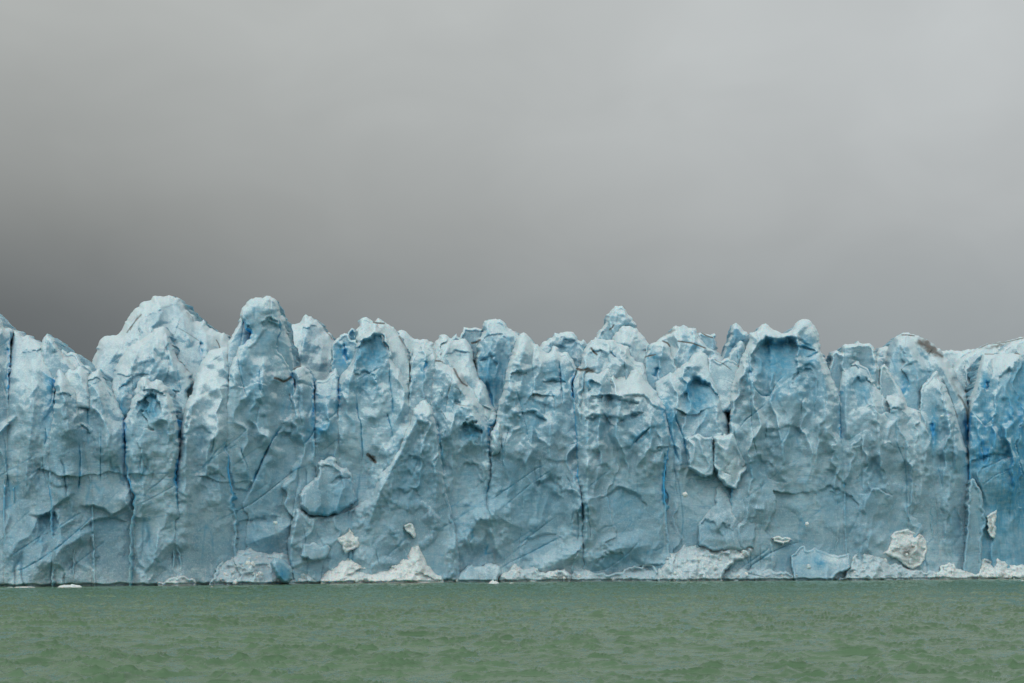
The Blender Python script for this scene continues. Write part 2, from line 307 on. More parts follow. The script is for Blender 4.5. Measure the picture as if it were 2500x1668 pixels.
('i','ice_tower',IT,GF,'tower with a large smooth blue scoop below its pointed crest, left of centre',0,18,10,4,5,dict(thick=16),'822 935 832 915 841 903 855 884 861 873 864 862 866 846 871 829 882 818 896 808 905 795 910 786 918 786 926 798 934 805 942 812 947 825 952 838 957 850 961 865 960 884 970 895 984 916 999 930 1006 955 1010 1010 1010 1455 830 1455 826 1150 822 1010'),
('j','ice_tower',IT,GF,'small squat pillar wedged between the scooped tower and the dirty shouldered tower',2.5,13,8,3,3,dict(thick=12),'998 943 1002 907 1004 874 1007 856 1016 850 1026 853 1030 840 1036 838 1045 843 1053 850 1062 861 1068 880 1066 960 1070 1455 990 1455 992 1100'),
('l','ice_tower',IT,GF,'tower with a dirty diagonal shoulder, left of the long central crack',0,17,10,4,4,dict(thick=16),'1047 905 1048 890 1055 877 1062 869 1070 873 1077 879 1096 890 1110 898 1126 907 1132 918 1137 930 1148 941 1158 950 1176 975 1190 991 1203 1001 1211 1010 1210 1030 1196 1040 1191 1060 1195 1093 1198 1134 1196 1174 1188 1200 1188 1230 1230 1320 1260 1455 1050 1455 1060 1250 1060 1100 1054 1017 1050 987 1047 950'),
('m','ice_buttress','ice buttress',GF,'large pyramid shaped buttress leaning on the wall, spreading to the waterline',-5,17,4.5,2,7,dict(solid=True,slope=.014,thick=12),'720 1455 700 1330 721 1240 728 1238 745 1247 757 1258 775 1257 800 1256 830 1250 854 1243 868 1236 880 1226 895 1219 907 1210 912 1196 916 1185 919 1170 923 1160 936 1146 950 1131 962 1108 974 1085 985 1062 988 1050 995 1043 1002 1030 1007 1010 1016 989 1024 981 1032 973 1038 974 1043 971 1048 985 1055 997 1062 1021 1066 1046 1070 1065 1076 1088 1079 1115 1081 1142 1089 1193 1100 1240 1112 1290 1120 1330 1130 1455'),
('o','ice_tower',IT,GF,'blue grey tower with a thin bright slit, right of the long central crack',0,16,10,3,4,dict(thick=16),'1190 1075 1205 1050 1216 1017 1218 987 1225 968 1230 953 1234 918 1238 902 1241 886 1250 861 1258 840 1264 824 1270 815 1278 812 1290 819 1299 833 1307 840 1315 847 1325 855 1336 863 1341 862 1347 850 1351 845 1358 846 1363 858 1371 862 1378 860 1385 861 1390 867 1395 874 1402 888 1411 902 1405 918 1395 941 1397 969 1402 994 1408 1033 1411 1094 1414 1152 1420 1201 1425 1241 1426 1281 1424 1308 1440 1455 1180 1455 1188 1230 1196 1174 1198 1134 1193 1093'),
('s','ice_block',IB,GF,'small pale pointed block wedged in the top of the long central crack',-1.5,10,5,2,2,dict(solid=True,thick=6,amp=.4,tints=(.08,.25,0)),'1195 1095 1197 1065 1205 1045 1214 1031 1221 1036 1225 1050 1227 1070 1225 1095 1215 1112 1203 1114'),
('w','ice_tower',IT,GF,'blunt pale tower with dirt in the cleft at its left foot, behind the rugged tower',5,22,13,4,6,dict(MID,thick=16,amp=.8),'1395 1040 1405 905 1418 888 1420 870 1424 858 1430 849 1436 840 1443 831 1453 824 1464 828 1475 829 1492 830 1508 838 1520 841 1531 845 1536 855 1539 866 1549 879 1560 884 1570 888 1576 902 1580 930 1600 970 1610 1060'),
('x','ice_tower',IT,GF,'rugged overhanging tower with dark folded ledges right of centre',-1.5,17,10,4,4,dict(thick=18),'1400 918 1411 904 1422 905 1434 900 1450 903 1460 905 1469 902 1476 895 1485 889 1492 894 1498 900 1509 903 1521 902 1530 903 1540 900 1550 899 1558 901 1565 910 1572 920 1580 932 1590 943 1597 951 1604 957 1610 970 1616 980 1625 991 1626 1001 1622 1008 1624 1020 1627 1026 1632 1045 1636 1060 1630 1100 1622 1130 1618 1174 1619 1214 1623 1246 1640 1455 1420 1455 1426 1281 1425 1241 1420 1201 1414 1152 1411 1094 1408 1033 1402 994 1397 969 1395 941'),
('z','ice_tower',IT,GF,'snowy cone topped tower with an arched blue recess in its face',1.5,18,11,6,7,dict(thick=16),'1598 930 1606 925 1622 917 1630 912 1636 905 1642 910 1646 905 1655 899 1664 893 1675 884 1683 877 1696 863 1704 858 1711 857 1722 861 1727 868 1729 874 1733 883 1735 891 1739 901 1742 909 1752 936 1761 964 1770 992 1774 1021 1777 1060 1785 1100 1800 1200 1810 1455 1612 1455 1616 1214 1614 1174 1618 1100 1605 1040 1596 980'),
('dd','ice_tower',IT,GF,'biggest right hand tower with a square notch and deep blue hollow near its top',0,18,11,3,4,dict(thick=20),'1783 970 1784 948 1795 918 1801 902 1807 888 1812 872 1816 861 1824 846 1827 838 1828 822 1830 813 1836 812 1843 812 1850 806 1854 797 1860 792 1869 791 1876 794 1880 799 1889 806 1902 810 1915 814 1923 811 1931 806 1940 792 1945 787 1951 783 1958 780 1967 779 1975 781 1981 785 1990 796 1997 812 2001 830 2004 847 2009 865 2015 880 2020 891 2026 906 2032 923 2038 939 2048 950 2054 965 2057 982 2053 990 2050 1000 2050 1060 2060 1100 2070 1455 1760 1455 1775 1300 1790 1200 1784 1060 1786 998'),
('ee','ice_tower',IT,GF,'wide wall of knobbly ice with two thin vertical cracks right of the biggest tower',.5,14,9,4,5,dict(thick=18),'2050 940 2052 920 2055 902 2060 884 2067 879 2080 879 2090 876 2099 877 2101 888 2110 892 2119 896 2124 906 2129 916 2138 930 2147 948 2154 947 2161 950 2165 962 2180 966 2197 966 2204 972 2211 980 2216 991 2235 996 2252 998 2260 1004 2266 1012 2272 1020 2275 1032 2276 1060 2280 1094 2276 1147 2284 1190 2288 1241 2295 1281 2320 1455 2045 1455 2048 1200 2046 1000'),
('ii','ice_tower',IT,GF,'sharp triangular tower standing before the dirt capped round tower',1,14,9,3,5,dict(thick=14),'2245 1020 2246 965 2248 948 2255 935 2262 925 2273 914 2280 907 2285 904 2291 914 2296 925 2303 937 2310 948 2316 962 2321 975 2327 990 2331 1005 2336 1030 2345 1060 2358 1100 2366 1140 2366 1200 2370 1455 2290 1455 2270 1150 2262 1060'),
('jj','ice_tower',IT,GF,'vivid deep blue wall at the right edge of the picture',0,18,12,5,5,dict(thick=20,edge=1.0,tints=(.32,0,0)),'2368 1000 2367 975 2376 952 2380 938 2383 925 2386 912 2388 902 2394 880 2399 865 2404 863 2428 865 2454 864 2468 861 2480 861 2488 862 2493 866 2500 880 2530 870 2600 850 2650 880 2700 830 2760 820 2820 880 2850 1455 2372 1455 2372 1200 2369 1147 2366 1094'),
('nn','ice_block',IB,GF,'slender upright wedge of pale ice at the foot of the deep blue wall',-1.8,12,2.5,2,3,dict(solid=True,conform=True,thick=7,amp=1.0,tints=(.08,0,0)),'2363 1195 2368 1178 2374 1168 2382 1177 2394 1195 2398 1210 2402 1227 2406 1250 2411 1270 2404 1290 2398 1320 2396 1400 2400 1455 2345 1455 2356 1330 2362 1280'),
# ---- fallen and leaning blocks
('blk1','ice_block',IB,None,'chunky leaning block with a snowy rim, perched left of the pyramid buttress',-3,15,3.0,4,4,dict(solid=True,conform=True,thick=7,amp=.6,edge=4,tints=(0,.08,0)),'737 1239 733 1225 728 1206 732 1196 740 1187 752 1180 765 1172 775 1166 774 1145 776 1130 784 1122 795 1118 807 1114 818 1118 824 1124 826 1135 832 1142 840 1143 850 1147 857 1155 860 1168 863 1190 866 1208 871 1224 850 1240 830 1250 800 1262 770 1260 750 1256'),
('blk2','ice_block',IB,None,'thin slab standing in the rubble left of the round clump of crushed snow',-8,9,4,3,2,dict(solid=True,thick=5,amp=.5,edge=3,tints=(0,.1,0)),'733 1358 737 1340 738 1324 750 1327 765 1324 775 1328 782 1335 795 1328 803 1330 808 1338 803 1352 790 1366 760 1370'),
('blk3','ice_block',IB,None,'square fallen slab with a flat top below the blue striped recess',-.2,9,2,4,2,dict(solid=True,conform=True,thick=6,amp=1.0,edge=3,tints=(0,.12,0)),'1676 1075 1688 1067 1696 1062 1704 1058 1716 1065 1727 1067 1737 1067 1741 1080 1741 1100 1742 1125 1745 1144 1738 1160 1722 1166 1700 1150 1681 1140 1680 1110'),
('blk4','ice_block',IB,None,'tall cracked slab leaning right of the square fallen slab',-.8,10,2.2,4,3,dict(solid=True,conform=True,thick=7,amp=1.0,edge=3,tints=(0,.2,0)),'1742 1067 1755 1064 1765 1065 1768 1058 1779 1062 1785 1058 1791 1059 1795 1068 1799 1080 1801 1090 1812 1110 1822 1128 1830 1140 1820 1152 1809 1163 1803 1180 1795 1196 1784 1190 1771 1180 1760 1172 1753 1166 1752 1150 1743 1138 1741 1110 1743 1090'),
('blk5','ice_block',IB,None,'triangular slab spreading downward beneath the tall cracked slab',-2.2,11,2.2,4,4,dict(solid=True,conform=True,slope=.03,thick=7,amp=1.0,edge=3.5,tints=(0,.15,0)),'1755 1166 1764 1180 1776 1200 1788 1220 1800 1238 1812 1248 1850 1243 1872 1242 1873 1252 1850 1268 1846 1300 1840 1340 1800 1345 1740 1345 1704 1330 1704 1300 1704 1278 1712 1268 1722 1252 1735 1240 1747 1228 1740 1216 1744 1195'),
('blk6','ice_block',IB,None,'broad cracked block with a saw toothed rim afloat at the foot of the right wall',-6,13,6,4,3,dict(solid=True,slope=.03,thick=9,amp=.8,edge=3,tints=(0,.2,0)),'1925 1357 1935 1352 1945 1340 1956 1331 1967 1331 1970 1343 1978 1340 1986 1332 1995 1334 2005 1340 2018 1345 2032 1352 2047 1356 2062 1350 2077 1346 2080 1355 2081 1370 2079 1386 2062 1396 2042 1406 2030 1430 2020 1455 1950 1455 1940 1420 1934 1390'),
('blk7','ice_block',IB,None,'smooth blue ice boulder sunk in the crushed ice mound, left of centre',-13,16,6,3,2,dict(solid=True,thick=6,amp=.3,edge=2,tints=(.12,.05,0)),'660 1372 668 1362 680 1364 692 1368 705 1382 714 1396 716 1415 706 1426 690 1424 676 1412 667 1396'),
('blk8','ice_block',IB,None,'jagged blue white block at the waterline just right of the brightest heap',-9,14,6,4,4,dict(solid=True,slope=.03,thick=8,amp=.6,edge=3,tints=(0,.2,0)),'1112 1455 1114 1412 1122 1400 1132 1392 1142 1380 1152 1376 1165 1381 1180 1382 1195 1375 1210 1376 1222 1380 1228 1396 1218 1412 1216 1455'),
# ---- crushed ice
('hp1','crushed_ice_heap',SH,GH,'small low heap at the left, at the foot of the ragged ledged tower',-6,8,3,4,3,dict(solid=True,grain=0.8,slope=0.055,thick=6,amp=.8,edge=4,mat='S'),'380 1455 383 1425 400 1420 412 1412 425 1408 438 1404 455 1408 468 1412 478 1422 484 1455'),
('hp2','crushed_ice_heap',SH,GH,'wide mixed mound of crushed and blue ice left of the brightest white heap',-8,14,3,5,6,dict(solid=True,grain=0.8,slope=0.055,thick=9,amp=1.1,edge=5,mat='R',tints=(.12,.15,.0)),'500 1455 508 1428 520 1405 530 1380 540 1366 550 1356 562 1350 572 1343 590 1342 602 1341 614 1337 628 1342 641 1349 655 1350 668 1347 682 1349 695 1352 706 1356 716 1362 726 1372 737 1385 750 1396 775 1406 790 1455'),
('hp3','crushed_ice_heap',SH,GH,'brightest white heap with a tall cone of snow at its right end',-11,12,3,5,6,dict(solid=True,grain=0.8,slope=0.055,thick=8,amp=.6,edge=4,mat='S',tints=(0,.9,0)),'776 1455 780 1412 790 1398 800 1386 812 1378 822 1366 835 1356 848 1360 858 1362 870 1370 880 1375 896 1379 912 1380 930 1377 945 1374 956 1368 966 1361 980 1356 995 1351 1000 1340 1003 1329 1007 1318 1011 1312 1018 1316 1025 1321 1027 1335 1030 1350 1041 1375 1052 1388 1062 1399 1080 1410 1095 1455'),
('hp4','crushed_ice_heap',SH,None,'small oval ball of crushed snow stuck above the white snow cone',-5.2,10,4,2,1,dict(solid=True,conform=True,grain=.85,slope=0.0,thick=4,amp=1.0,edge=4,mat='S',tints=(0,.7,0),base_fade=False),'984 1284 990 1279 998 1276 1006 1278 1012 1286 1015 1298 1017 1310 1010 1316 1003 1310 993 1300 987 1293'),
('hp5','crushed_ice_heap',SH,None,'round ragged clump of crushed snow stuck high above the brightest heap',-5.4,16,1.5,3,2,dict(solid=True,conform=True,grain=.85,slope=0.0,thick=5,amp=1.0,edge=4,mat='S',tints=(0,.7,.12),base_fade=False),'816 1305 822 1293 835 1287 850 1285 866 1286 876 1293 882 1305 878 1318 886 1328 876 1338 862 1342 850 1345 842 1352 836 1340 830 1328 820 1320'),
('hp6','crushed_ice_heap',SH,GH,'low white heap with two peaks just left of the long crack beside the rugged tower',-8,8,3,4,4,dict(solid=True,grain=0.8,slope=0.055,thick=7,amp=.7,edge=4,mat='R',tints=(.05,.3,0)),'1208 1455 1212 1412 1225 1400 1240 1396 1250 1380 1256 1374 1264 1382 1272 1388 1285 1390 1296 1384 1304 1379 1311 1386 1318 1396 1332 1398 1346 1394 1361 1390 1373 1388 1382 1386 1388 1396 1395 1410 1400 1455'),
('hp7','crushed_ice_heap',SH,GH,'long dirty white rubble heap at the foot of the arched tower',-8,13,3,6,6,dict(solid=True,grain=0.8,slope=0.055,thick=9,amp=1.0,edge=5,mat='R',tints=(.05,.35,.06)),'1604 1388 1614 1378 1622 1368 1622 1344 1635 1340 1653 1344 1662 1336 1672 1324 1684 1328 1694 1326 1706 1318 1718 1312 1735 1311 1750 1313 1768 1308 1787 1304 1806 1310 1830 1311 1840 1322 1842 1336 1838 1352 1820 1362 1800 1370 1780 1385 1768 1400 1760 1430 1755 1455 1606 1455 1600 1410'),
('hp8','crushed_ice_heap',SH,None,'dirt stained white clump high at the foot of the right wall',-1.8,24,1.5,3,2,dict(solid=True,conform=True,grain=.85,slope=0.0,thick=7,amp=1.0,edge=4,mat='S',tints=(0,.6,.2)),'2146 1352 2160 1342 2172 1330 2177 1318 2179 1304 2190 1296 2205 1293 2222 1296 2238 1300 2252 1308 2262 1318 2268 1330 2266 1345 2258 1360 2250 1378 2236 1386 2218 1386 2200 1374 2185 1364 2165 1360'),
('hp9','crushed_ice_heap',SH,GH,'white rubble heap along the waterline at the right edge of the picture',-7,8,3,4,5,dict(solid=True,grain=0.8,slope=0.055,thick=8,amp=.9,edge=5,mat='S',tints=(0,.55,0)),'2264 1455 2272 1408 2290 1396 2298 1380 2312 1378 2329 1375 2334 1388 2350 1392 2370 1396 2388 1398 2392 1382 2396 1366 2402 1357 2412 1366 2420 1368 2428 1358 2436 1360 2446 1370 2458 1376 2477 1374 2500 1380 2560 1374 2640 1390 2650 1455'),
('hp12','crushed_ice_heap',SH,GH,'low bank of broken ice between the white snow cone and the jagged blue white block',-6.5,9,3,2,3,dict(solid=True,grain=0.7,slope=.06,thick=6,edge=4,mat='R',tints=(.1,.1,0)),'1062 1455 1070 1412 1082 1402 1096 1398 1106 1390 1118 1394 1130 1402 1140 1410 1145 1455'),
('hp13','crushed_ice_heap',SH,GH,'long low ramp of pale broken ice sloping down to the water under the rugged tower',-5.5,10,3,2,3,dict(solid=True,grain=0.6,slope=.06,thick=6,edge=4,mat='R',tints=(.2,.05,0)),'1388 1455 1392 1402 1404 1392 1420 1386 1440 1390 1452 1398 1470 1396 1490 1402 1512 1396 1530 1388 1548 1380 1566 1384 1580 1376 1596 1382 1612 1394 1620 1455'),
('hp14','crushed_ice_heap',SH,GH,'bank of pale broken blocks below the dirt stained clump at the right',-6,12,4,3,4,dict(solid=True,grain=0.8,slope=.05,thick=7,edge=5,mat='R',tints=(.1,.2,0)),'2034 1455 2042 1414 2066 1402 2076 1380 2084 1354 2100 1346 2116 1344 2130 1348 2142 1352 2158 1362 2172 1376 2190 1372 2206 1382 2226 1388 2246 1392 2262 1398 2276 1392 2290 1400 2296 1455'),
('hp15','crushed_ice_heap',SH,GH,'low bank of blue tinted broken ice just left of the saw toothed block',-5.5,10,3,2,3,dict(solid=True,grain=0.6,slope=.06,thick=6,edge=4,mat='R',tints=(.25,.0,0)),'1752 1455 1760 1404 1776 1392 1790 1396 1808 1386 1826 1392 1844 1384 1862 1394 1880 1388 1900 1398 1918 1392 1936 1404 1942 1455'),
('hp16','crushed_ice_heap',SH,GH,'low crest of crushed ice between the mixed mound and the brightest white heap',-6,10,3,2,3,dict(solid=True,grain=0.8,slope=.06,thick=6,edge=4,mat='R',tints=(.05,.3,0)),'715 1455 722 1376 736 1364 752 1370 768 1362 780 1358 792 1364 806 1372 812 1455'),
('hp10','snow_patch','snow patch',None,'narrow upright white snow patch on the deep blue wall',-1.4,9,3,1,2,dict(solid=True,conform=True,grain=0.55,slope=0.0,thick=3,amp=1.0,edge=4,mat='S',tints=(0,.8,0),base_fade=False),'2409 1262 2418 1252 2428 1246 2434 1243 2433 1262 2430 1282 2434 1304 2430 1314 2418 1312 2411 1300 2408 1280'),
('hp11','snow_patch','snow patch',None,'small ragged white snow patch stuck on the lower face of the biggest tower',-1.0,7,2.5,1,1,dict(solid=True,conform=True,grain=0.55,slope=0.0,thick=3,amp=1.0,edge=4,mat='S',tints=(0,.7,0),base_fade=False),'1883 1313 1896 1310 1910 1314 1922 1312 1934 1318 1926 1324 1916 1326 1910 1335 1903 1326 1890 1322'),
]
for _t in TOWERS:
    if _t[10].get('mat') == 'S': _t[10]['mat'] = SNOW
    if _t[10].get('mat') == 'R': _t[10]['mat'] = RUB

# ---- cracks: width, depth, blue, dirt
for par, p in [
 ((5,3,1,0),'29 820 27 850 21 885 16 915 16 950'),
 ((2,1,.6,0),'3 1048 12 1080 17 1135 20 1185 27 1230'),
 ((3,2,.9,0),'193 1080 196 1120 195 1160 190 1205'),
 ((2.2,1.3,.7,0),'215 962 214 1010 215 1040 215 1092'),
 ((2,1.2,.6,0),'245 1040 246 1100 245 1190'),
 ((2.5,1.2,.7,0),'110 1040 113 1070 108 1090'),
 ((2,.6,.4,0),'352 1203 380 1185 420 1150'),
 ((2.2,.8,.7,0),'10 1404 60 1388 100 1365 150 1330 190 1295 215 1270 240 1245'),
 ((2,.6,.5,0),'0 1378 45 1345 90 1315 130 1295 175 1265 225 1238'),
 ((2,.6,.4,0),'145 1415 175 1385 220 1350 270 1310'),
 ((4,2,1,0),'692 1035 689 1043 668 1069 652 1099 636 1134 625 1160 611 1195'),
 ((2,1,.6,0),'588 1085 590 1105 600 1128 608 1150'),
 ((4,1.5,.9,0),'773 1040 760 1065 740 1088'),
 ((2.2,.6,.6,0),'780 1126 721 1147 681 1179 641 1211 614 1230 571 1252 515 1278'),
 ((2,.5,.5,0),'480 1150 530 1110 590 1080'),
 ((3,1.8,.9,0),'869 955 872 998 875 1022 881 1030 882 1060 884 1090 887 1114'),
 ((3,1.8,.9,0),'951 868 951 900 951 930 955 960 958 975 960 1025'),
 ((4,1.2,.5,0),'868 932 895 915 915 905 935 893'),
 ((2,.5,.5,0),'1191 1227 1170 1233 1137 1252 1103 1276 1052 1302'),
 ((2.2,.8,.7,0),'1188 1228 1228 1201 1270 1172 1312 1143 1345 1130'),
 ((2.2,.8,.6,0),'1212 1252 1260 1212 1300 1178 1335 1155 1363 1138'),
 ((3,.9,.7,0),'1205 1398 1248 1372 1288 1353 1328 1332 1382 1305'),
 ((2,.7,.5,0),'1248 1343 1296 1308 1334 1278 1366 1257'),
 ((3.5,4,1,0),'1365 878 1368 920 1371 950 1374 990'),
 ((2.5,1.2,.7,0),'1257 941 1267 975 1276 1012 1285 1044 1292 1085'),
 ((3,1.2,.4,0),'1376 1150 1390 1175 1400 1210 1400 1250 1390 1300'),
 ((2,1,.5,0),'1423 930 1425 953 1426 990'),
 ((5,2.5,.8,0),'1590 1040 1583 1048 1561 1067 1543 1088'),
 ((2.5,1,.5,0),'1433 1192 1468 1163 1488 1148'),
 ((4,2.5,.9,0),'1621 1080 1623 1120 1619 1174 1618 1214 1623 1248'),
 ((6,2.5,.9,0),'1622 1003 1630 1040 1643 1080 1659 1133'),
 ((5,2.5,.9,0),'1647 992 1650 1026 1657 1040 1671 1075 1679 1136'),
 ((3.5,1.2,.7,0),'1684 930 1685 950 1687 978'),
 ((4,3,.9,.35),'1774 1000 1776 1030 1777 1062'),  # last value only darkens this deep crack
 ((3,1.2,.8,0),'1836 930 1843 950 1859 966 1879 967 1896 934 1921 911'),
 ((6,2,.6,0),'1966 874 1985 868 2002 858'),
 ((2.5,1.2,.5,0),'1997 913 1995 964 1990 982 1988 1035'),
 ((3,1.2,.6,0),'1874 983 1852 1001 1820 1026 1800 1053'),
 ((3,1.2,.4,0),'2049 950 2049 1000 2051 1045 2053 1078 2057 1105'),
 ((2.5,1.2,.5,0),'2151 950 2152 990 2160 1012 2172 1024'),
 ((2.2,1.0,.5,0),'2189 1000 2187 1048 2190 1085 2209 1128 2214 1174 2214 1249 2222 1292'),
 ((2.5,1,.5,0),'2287 1130 2296 1165 2303 1202'),
 ((3,1.5,.5,0),'1875 1410 1820 1400 1835 1380 1880 1350 1925 1330 1960 1322'),
 ((2.2,.9,.5,0),'1800 1392 1840 1365 1870 1345 1885 1328'),
 ((2.5,1,.5,0),'1425 1398 1480 1390 1520 1362 1545 1340 1570 1310'),
 ((2,.5,.3,0),'2060 1330 2085 1280 2105 1235 2115 1200'),
 ((3,1,.9,0),'2385 1150 2420 1135 2450 1120 2485 1112'),
 ((2,.8,.9,0),'2392 1190 2430 1160 2480 1140'),
 ((2,.8,.9,0),'2378 1010 2405 1040 2440 1030'),
 ((5,2,.5,1),'898 1110 907 1118 916 1128'),
 ((2,1,.6,0),'320 1160 318 1200 325 1235'),
 ((2,.8,.5,0),'1650 1150 1660 1200 1668 1270 1662 1330'),
 ((2,.8,.5,0),'1760 1150 1785 1160 1791 1190'),
]: fe('C', (par[0]*.72, par[1]*.8, par[2]*.8, par[3]), p)
# cracks and dirt lines on pieces behind the front
for par, p, on in [
 ((7,3,1,0),'490 832 489 850 494 880','mtn'),
 ((2.5,1.5,.8,0),'415 820 420 840 430 855','mtn cone'),
 ((2.5,1.2,.6,0),'429 880 434 910 440 950 444 965','cone'),
 ((2,1,.7,0),'462 895 466 930 465 950','cone'),
 ((2,.4,.1,.8),'345 768 330 785 318 800 310 812','mtn'),
 ((2,.3,.1,.7),'335 775 325 792 318 806','mtn'),
 ((2,.3,.1,.6),'455 762 470 775 472 785','mtn'),
 ((1.8,.3,.1,.6),'434 800 460 815 490 835','mtn'),
 ((1.8,.5,.1,.8),'528 830 534 840 537 850','mtn'),
 ((6,2.5,.9,0),'590 778 597 790 590 808','head'),
 ((4,2.5,.8,0),'684 775 683 800 690 830 680 845 682 860','head'),
 ((5,3,1,0),'696 855 700 872 708 888 714 902','head g2 hillg'),
 ((4,2,.9,0),'567 870 565 907 564 935','head'),
 ((3,1.5,.6,0),'578 860 582 890 590 930 598 960 605 975','head'),
 ((3,1.5,.8,0),'634 890 633 925 637 965','head'),
 ((3,1,.2,1),'671 923 680 926 692 932 702 928 710 921','head'),
 ((1.8,.4,0,.9),'640 727 648 722','head'),
 ((3,1.5,.4,.5),'706 960 708 975 712 985','head g2'),
 ((4,2,1,0),'692 1035 680 1050 668 1069 652 1099 636 1134 625 1160 611 1195','head'),
 ((2.2,.6,.6,0),'780 1126 721 1147 681 1179 641 1211 614 1230 571 1252','head'),
 ((2,1,.6,0),'588 1085 590 1105 600 1128 608 1150','head'),
 ((1.8,.5,0,1),'718 902 724 897 734 894','g2 hillg'),
 ((1.8,.4,0,.7),'797 812 805 818 812 830','hillg'),
 ((8,4,1,0),'839 835 843 865 848 890','rid1'),
 ((2.5,.5,.1,.9),'912 787 922 789 938 790','rid2 i'),
 ((3.5,1.2,.1,.7),'975 822 985 838 995 850 1002 868','rid2'),
 ((2.5,1,0,1),'1152 838 1163 836 1172 830','far1 flat'),
 ((2.5,1.2,.8,0),'1262 1000 1262 1040','flat'),
 ((7,3,.9,0),'1185 925 1195 960 1205 1000','flat dome'),
 ((3.5,1,0,.9),'1157 880 1163 895 1172 925','dome'),
 ((2,1,0,1),'1060 881 1078 882 1095 890 1118 897','l'),
 ((3.5,1.5,.1,.8),'1108 900 1118 920 1128 935 1140 942','l'),
 ((2,.4,0,.6),'1110 945 1120 950 1125 962','l'),
 ((2,.4,0,.6),'1112 985 1125 990 1145 992','l'),
 ((2,.6,0,.9),'1488 805 1495 800 1499 793','far3'),
 ((1.6,.4,0,.9),'1508 746 1520 745 1527 754','far3'),
 ((2.5,1,0,.9),'1443 850 1450 860 1457 866','w'),
 ((3,1.5,.1,1),'1409 900 1418 904 1428 903 1436 900','w o x'),
 ((4,2,.8,0),'1489 858 1497 868 1505 874','w'),
 ((8,2.5,.9,0),'1575 852 1576 862 1582 866','stripe ydome'),
 ((2,.4,0,.9),'1605 828 1622 815 1640 806','yb'),
 ((2,.4,0,.9),'1655 833 1690 838 1722 850','yb'),
 ((1.8,.4,0,.8),'1680 799 1698 800','yb'),
 ((2.2,.5,0,.9),'1618 833 1630 838 1635 846','ydome yb'),
 ((2.5,.6,0,.8),'1560 878 1580 870 1600 866','w ydome'),
 ((9,3,.9,0),'1607 895 1604 910 1598 925','ydome z'),
 ((2,.4,0,.9),'1712 812 1725 820 1740 825','far10'),
 ((2,.4,0,.7),'1745 878 1765 888 1785 903','aa'),
 ((1.8,.4,0,.9),'2202 818 2215 818 2232 820','hh'),
 ((5,.6,0,.8),'2243 836 2262 845 2280 858 2300 870','hh'),
 ((4,.6,0,.7),'2340 965 2350 978 2360 1000 2366 1040','hh'),
 ((3,1,.4,.6),'2300 925 2312 950 2325 985 2338 1020','hh'),
 ((8,3,1,0),'2356 1020 2362 1060 2366 1100','hh ii'),
 ((2,.4,0,.8),'2390 850 2413 840 2454 836 2500 825','far7'),
 ((2,.5,0,.9),'2405 864 2426 864','jj'),
 ((2.5,.5,0,.9),'2478 862 2490 864','jj'),
 ((5,3,1,0),'2408 930 2412 945 2408 955','jj'),
 ((3,1.2,.5,0),'2140 870 2142 872 2160 871','far5'),
]: fe('C', (par[0]*.8, par[1]*.8, par[2]*.85, par[3]), p, on)
for par, p in [
 ((3,1.5,1,0),'128 905 131 935 128 965 122 1000'),((2.5,1.2,1,0),'190 948 187 975 189 998'),((3,1.5,1,0),'300 1010 305 1045 304 1090 309 1130'),
 ((3,1.5,1,0),'431 1000 434 1035 436 1075 438 1110'),((2.5,1.2,.9,0),'272 905 282 935 292 970'),((2.5,1.2,.9,0),'712 905 716 940 714 975 704 1010'),
 ((3,1.4,1,0),'766 925 768 960 767 1000 768 1045'),((3,1.4,1,0),'826 915 829 945 828 985 820 1010 800 1025 780 1036'),((2.5,1,.9,0),'560 890 562 920 566 950'),
 ((3,1.4,.9,0),'1040 880 1037 905 1035 935'),((2.5,1.2,.9,0),'1203 1000 1210 1020 1206 1045'),((2.5,1,.9,0),'1192 1040 1195 1090 1197 1130'),
 ((2.5,1.2,.9,0),'1402 900 1398 930 1400 965 1405 1000 1409 1050'),((3,1.2,.9,0),'1745 905 1756 940 1766 985'),((2.5,1.2,.9,0),'1832 905 1836 935'),
 ((2.5,1.2,.9,0),'2044 945 2052 975 2056 1000'),((3,1.5,1,0),'2275 1030 2278 1075 2277 1120'),((4,2,1,0),'2366 1000 2368 1060 2370 1120 2371 1150'),
 ((2.5,1,.9,0),'18 850 24 880 20 905'),((2,1,.7,0),'945 1010 958 1060 962 1100'),((2,.8,.7,0),'1068 1030 1076 1088 1081 1142 1088 1190'),
]: fe('V', (par[0]*1.7, par[1]*1.5, par[2], par[3]), p)
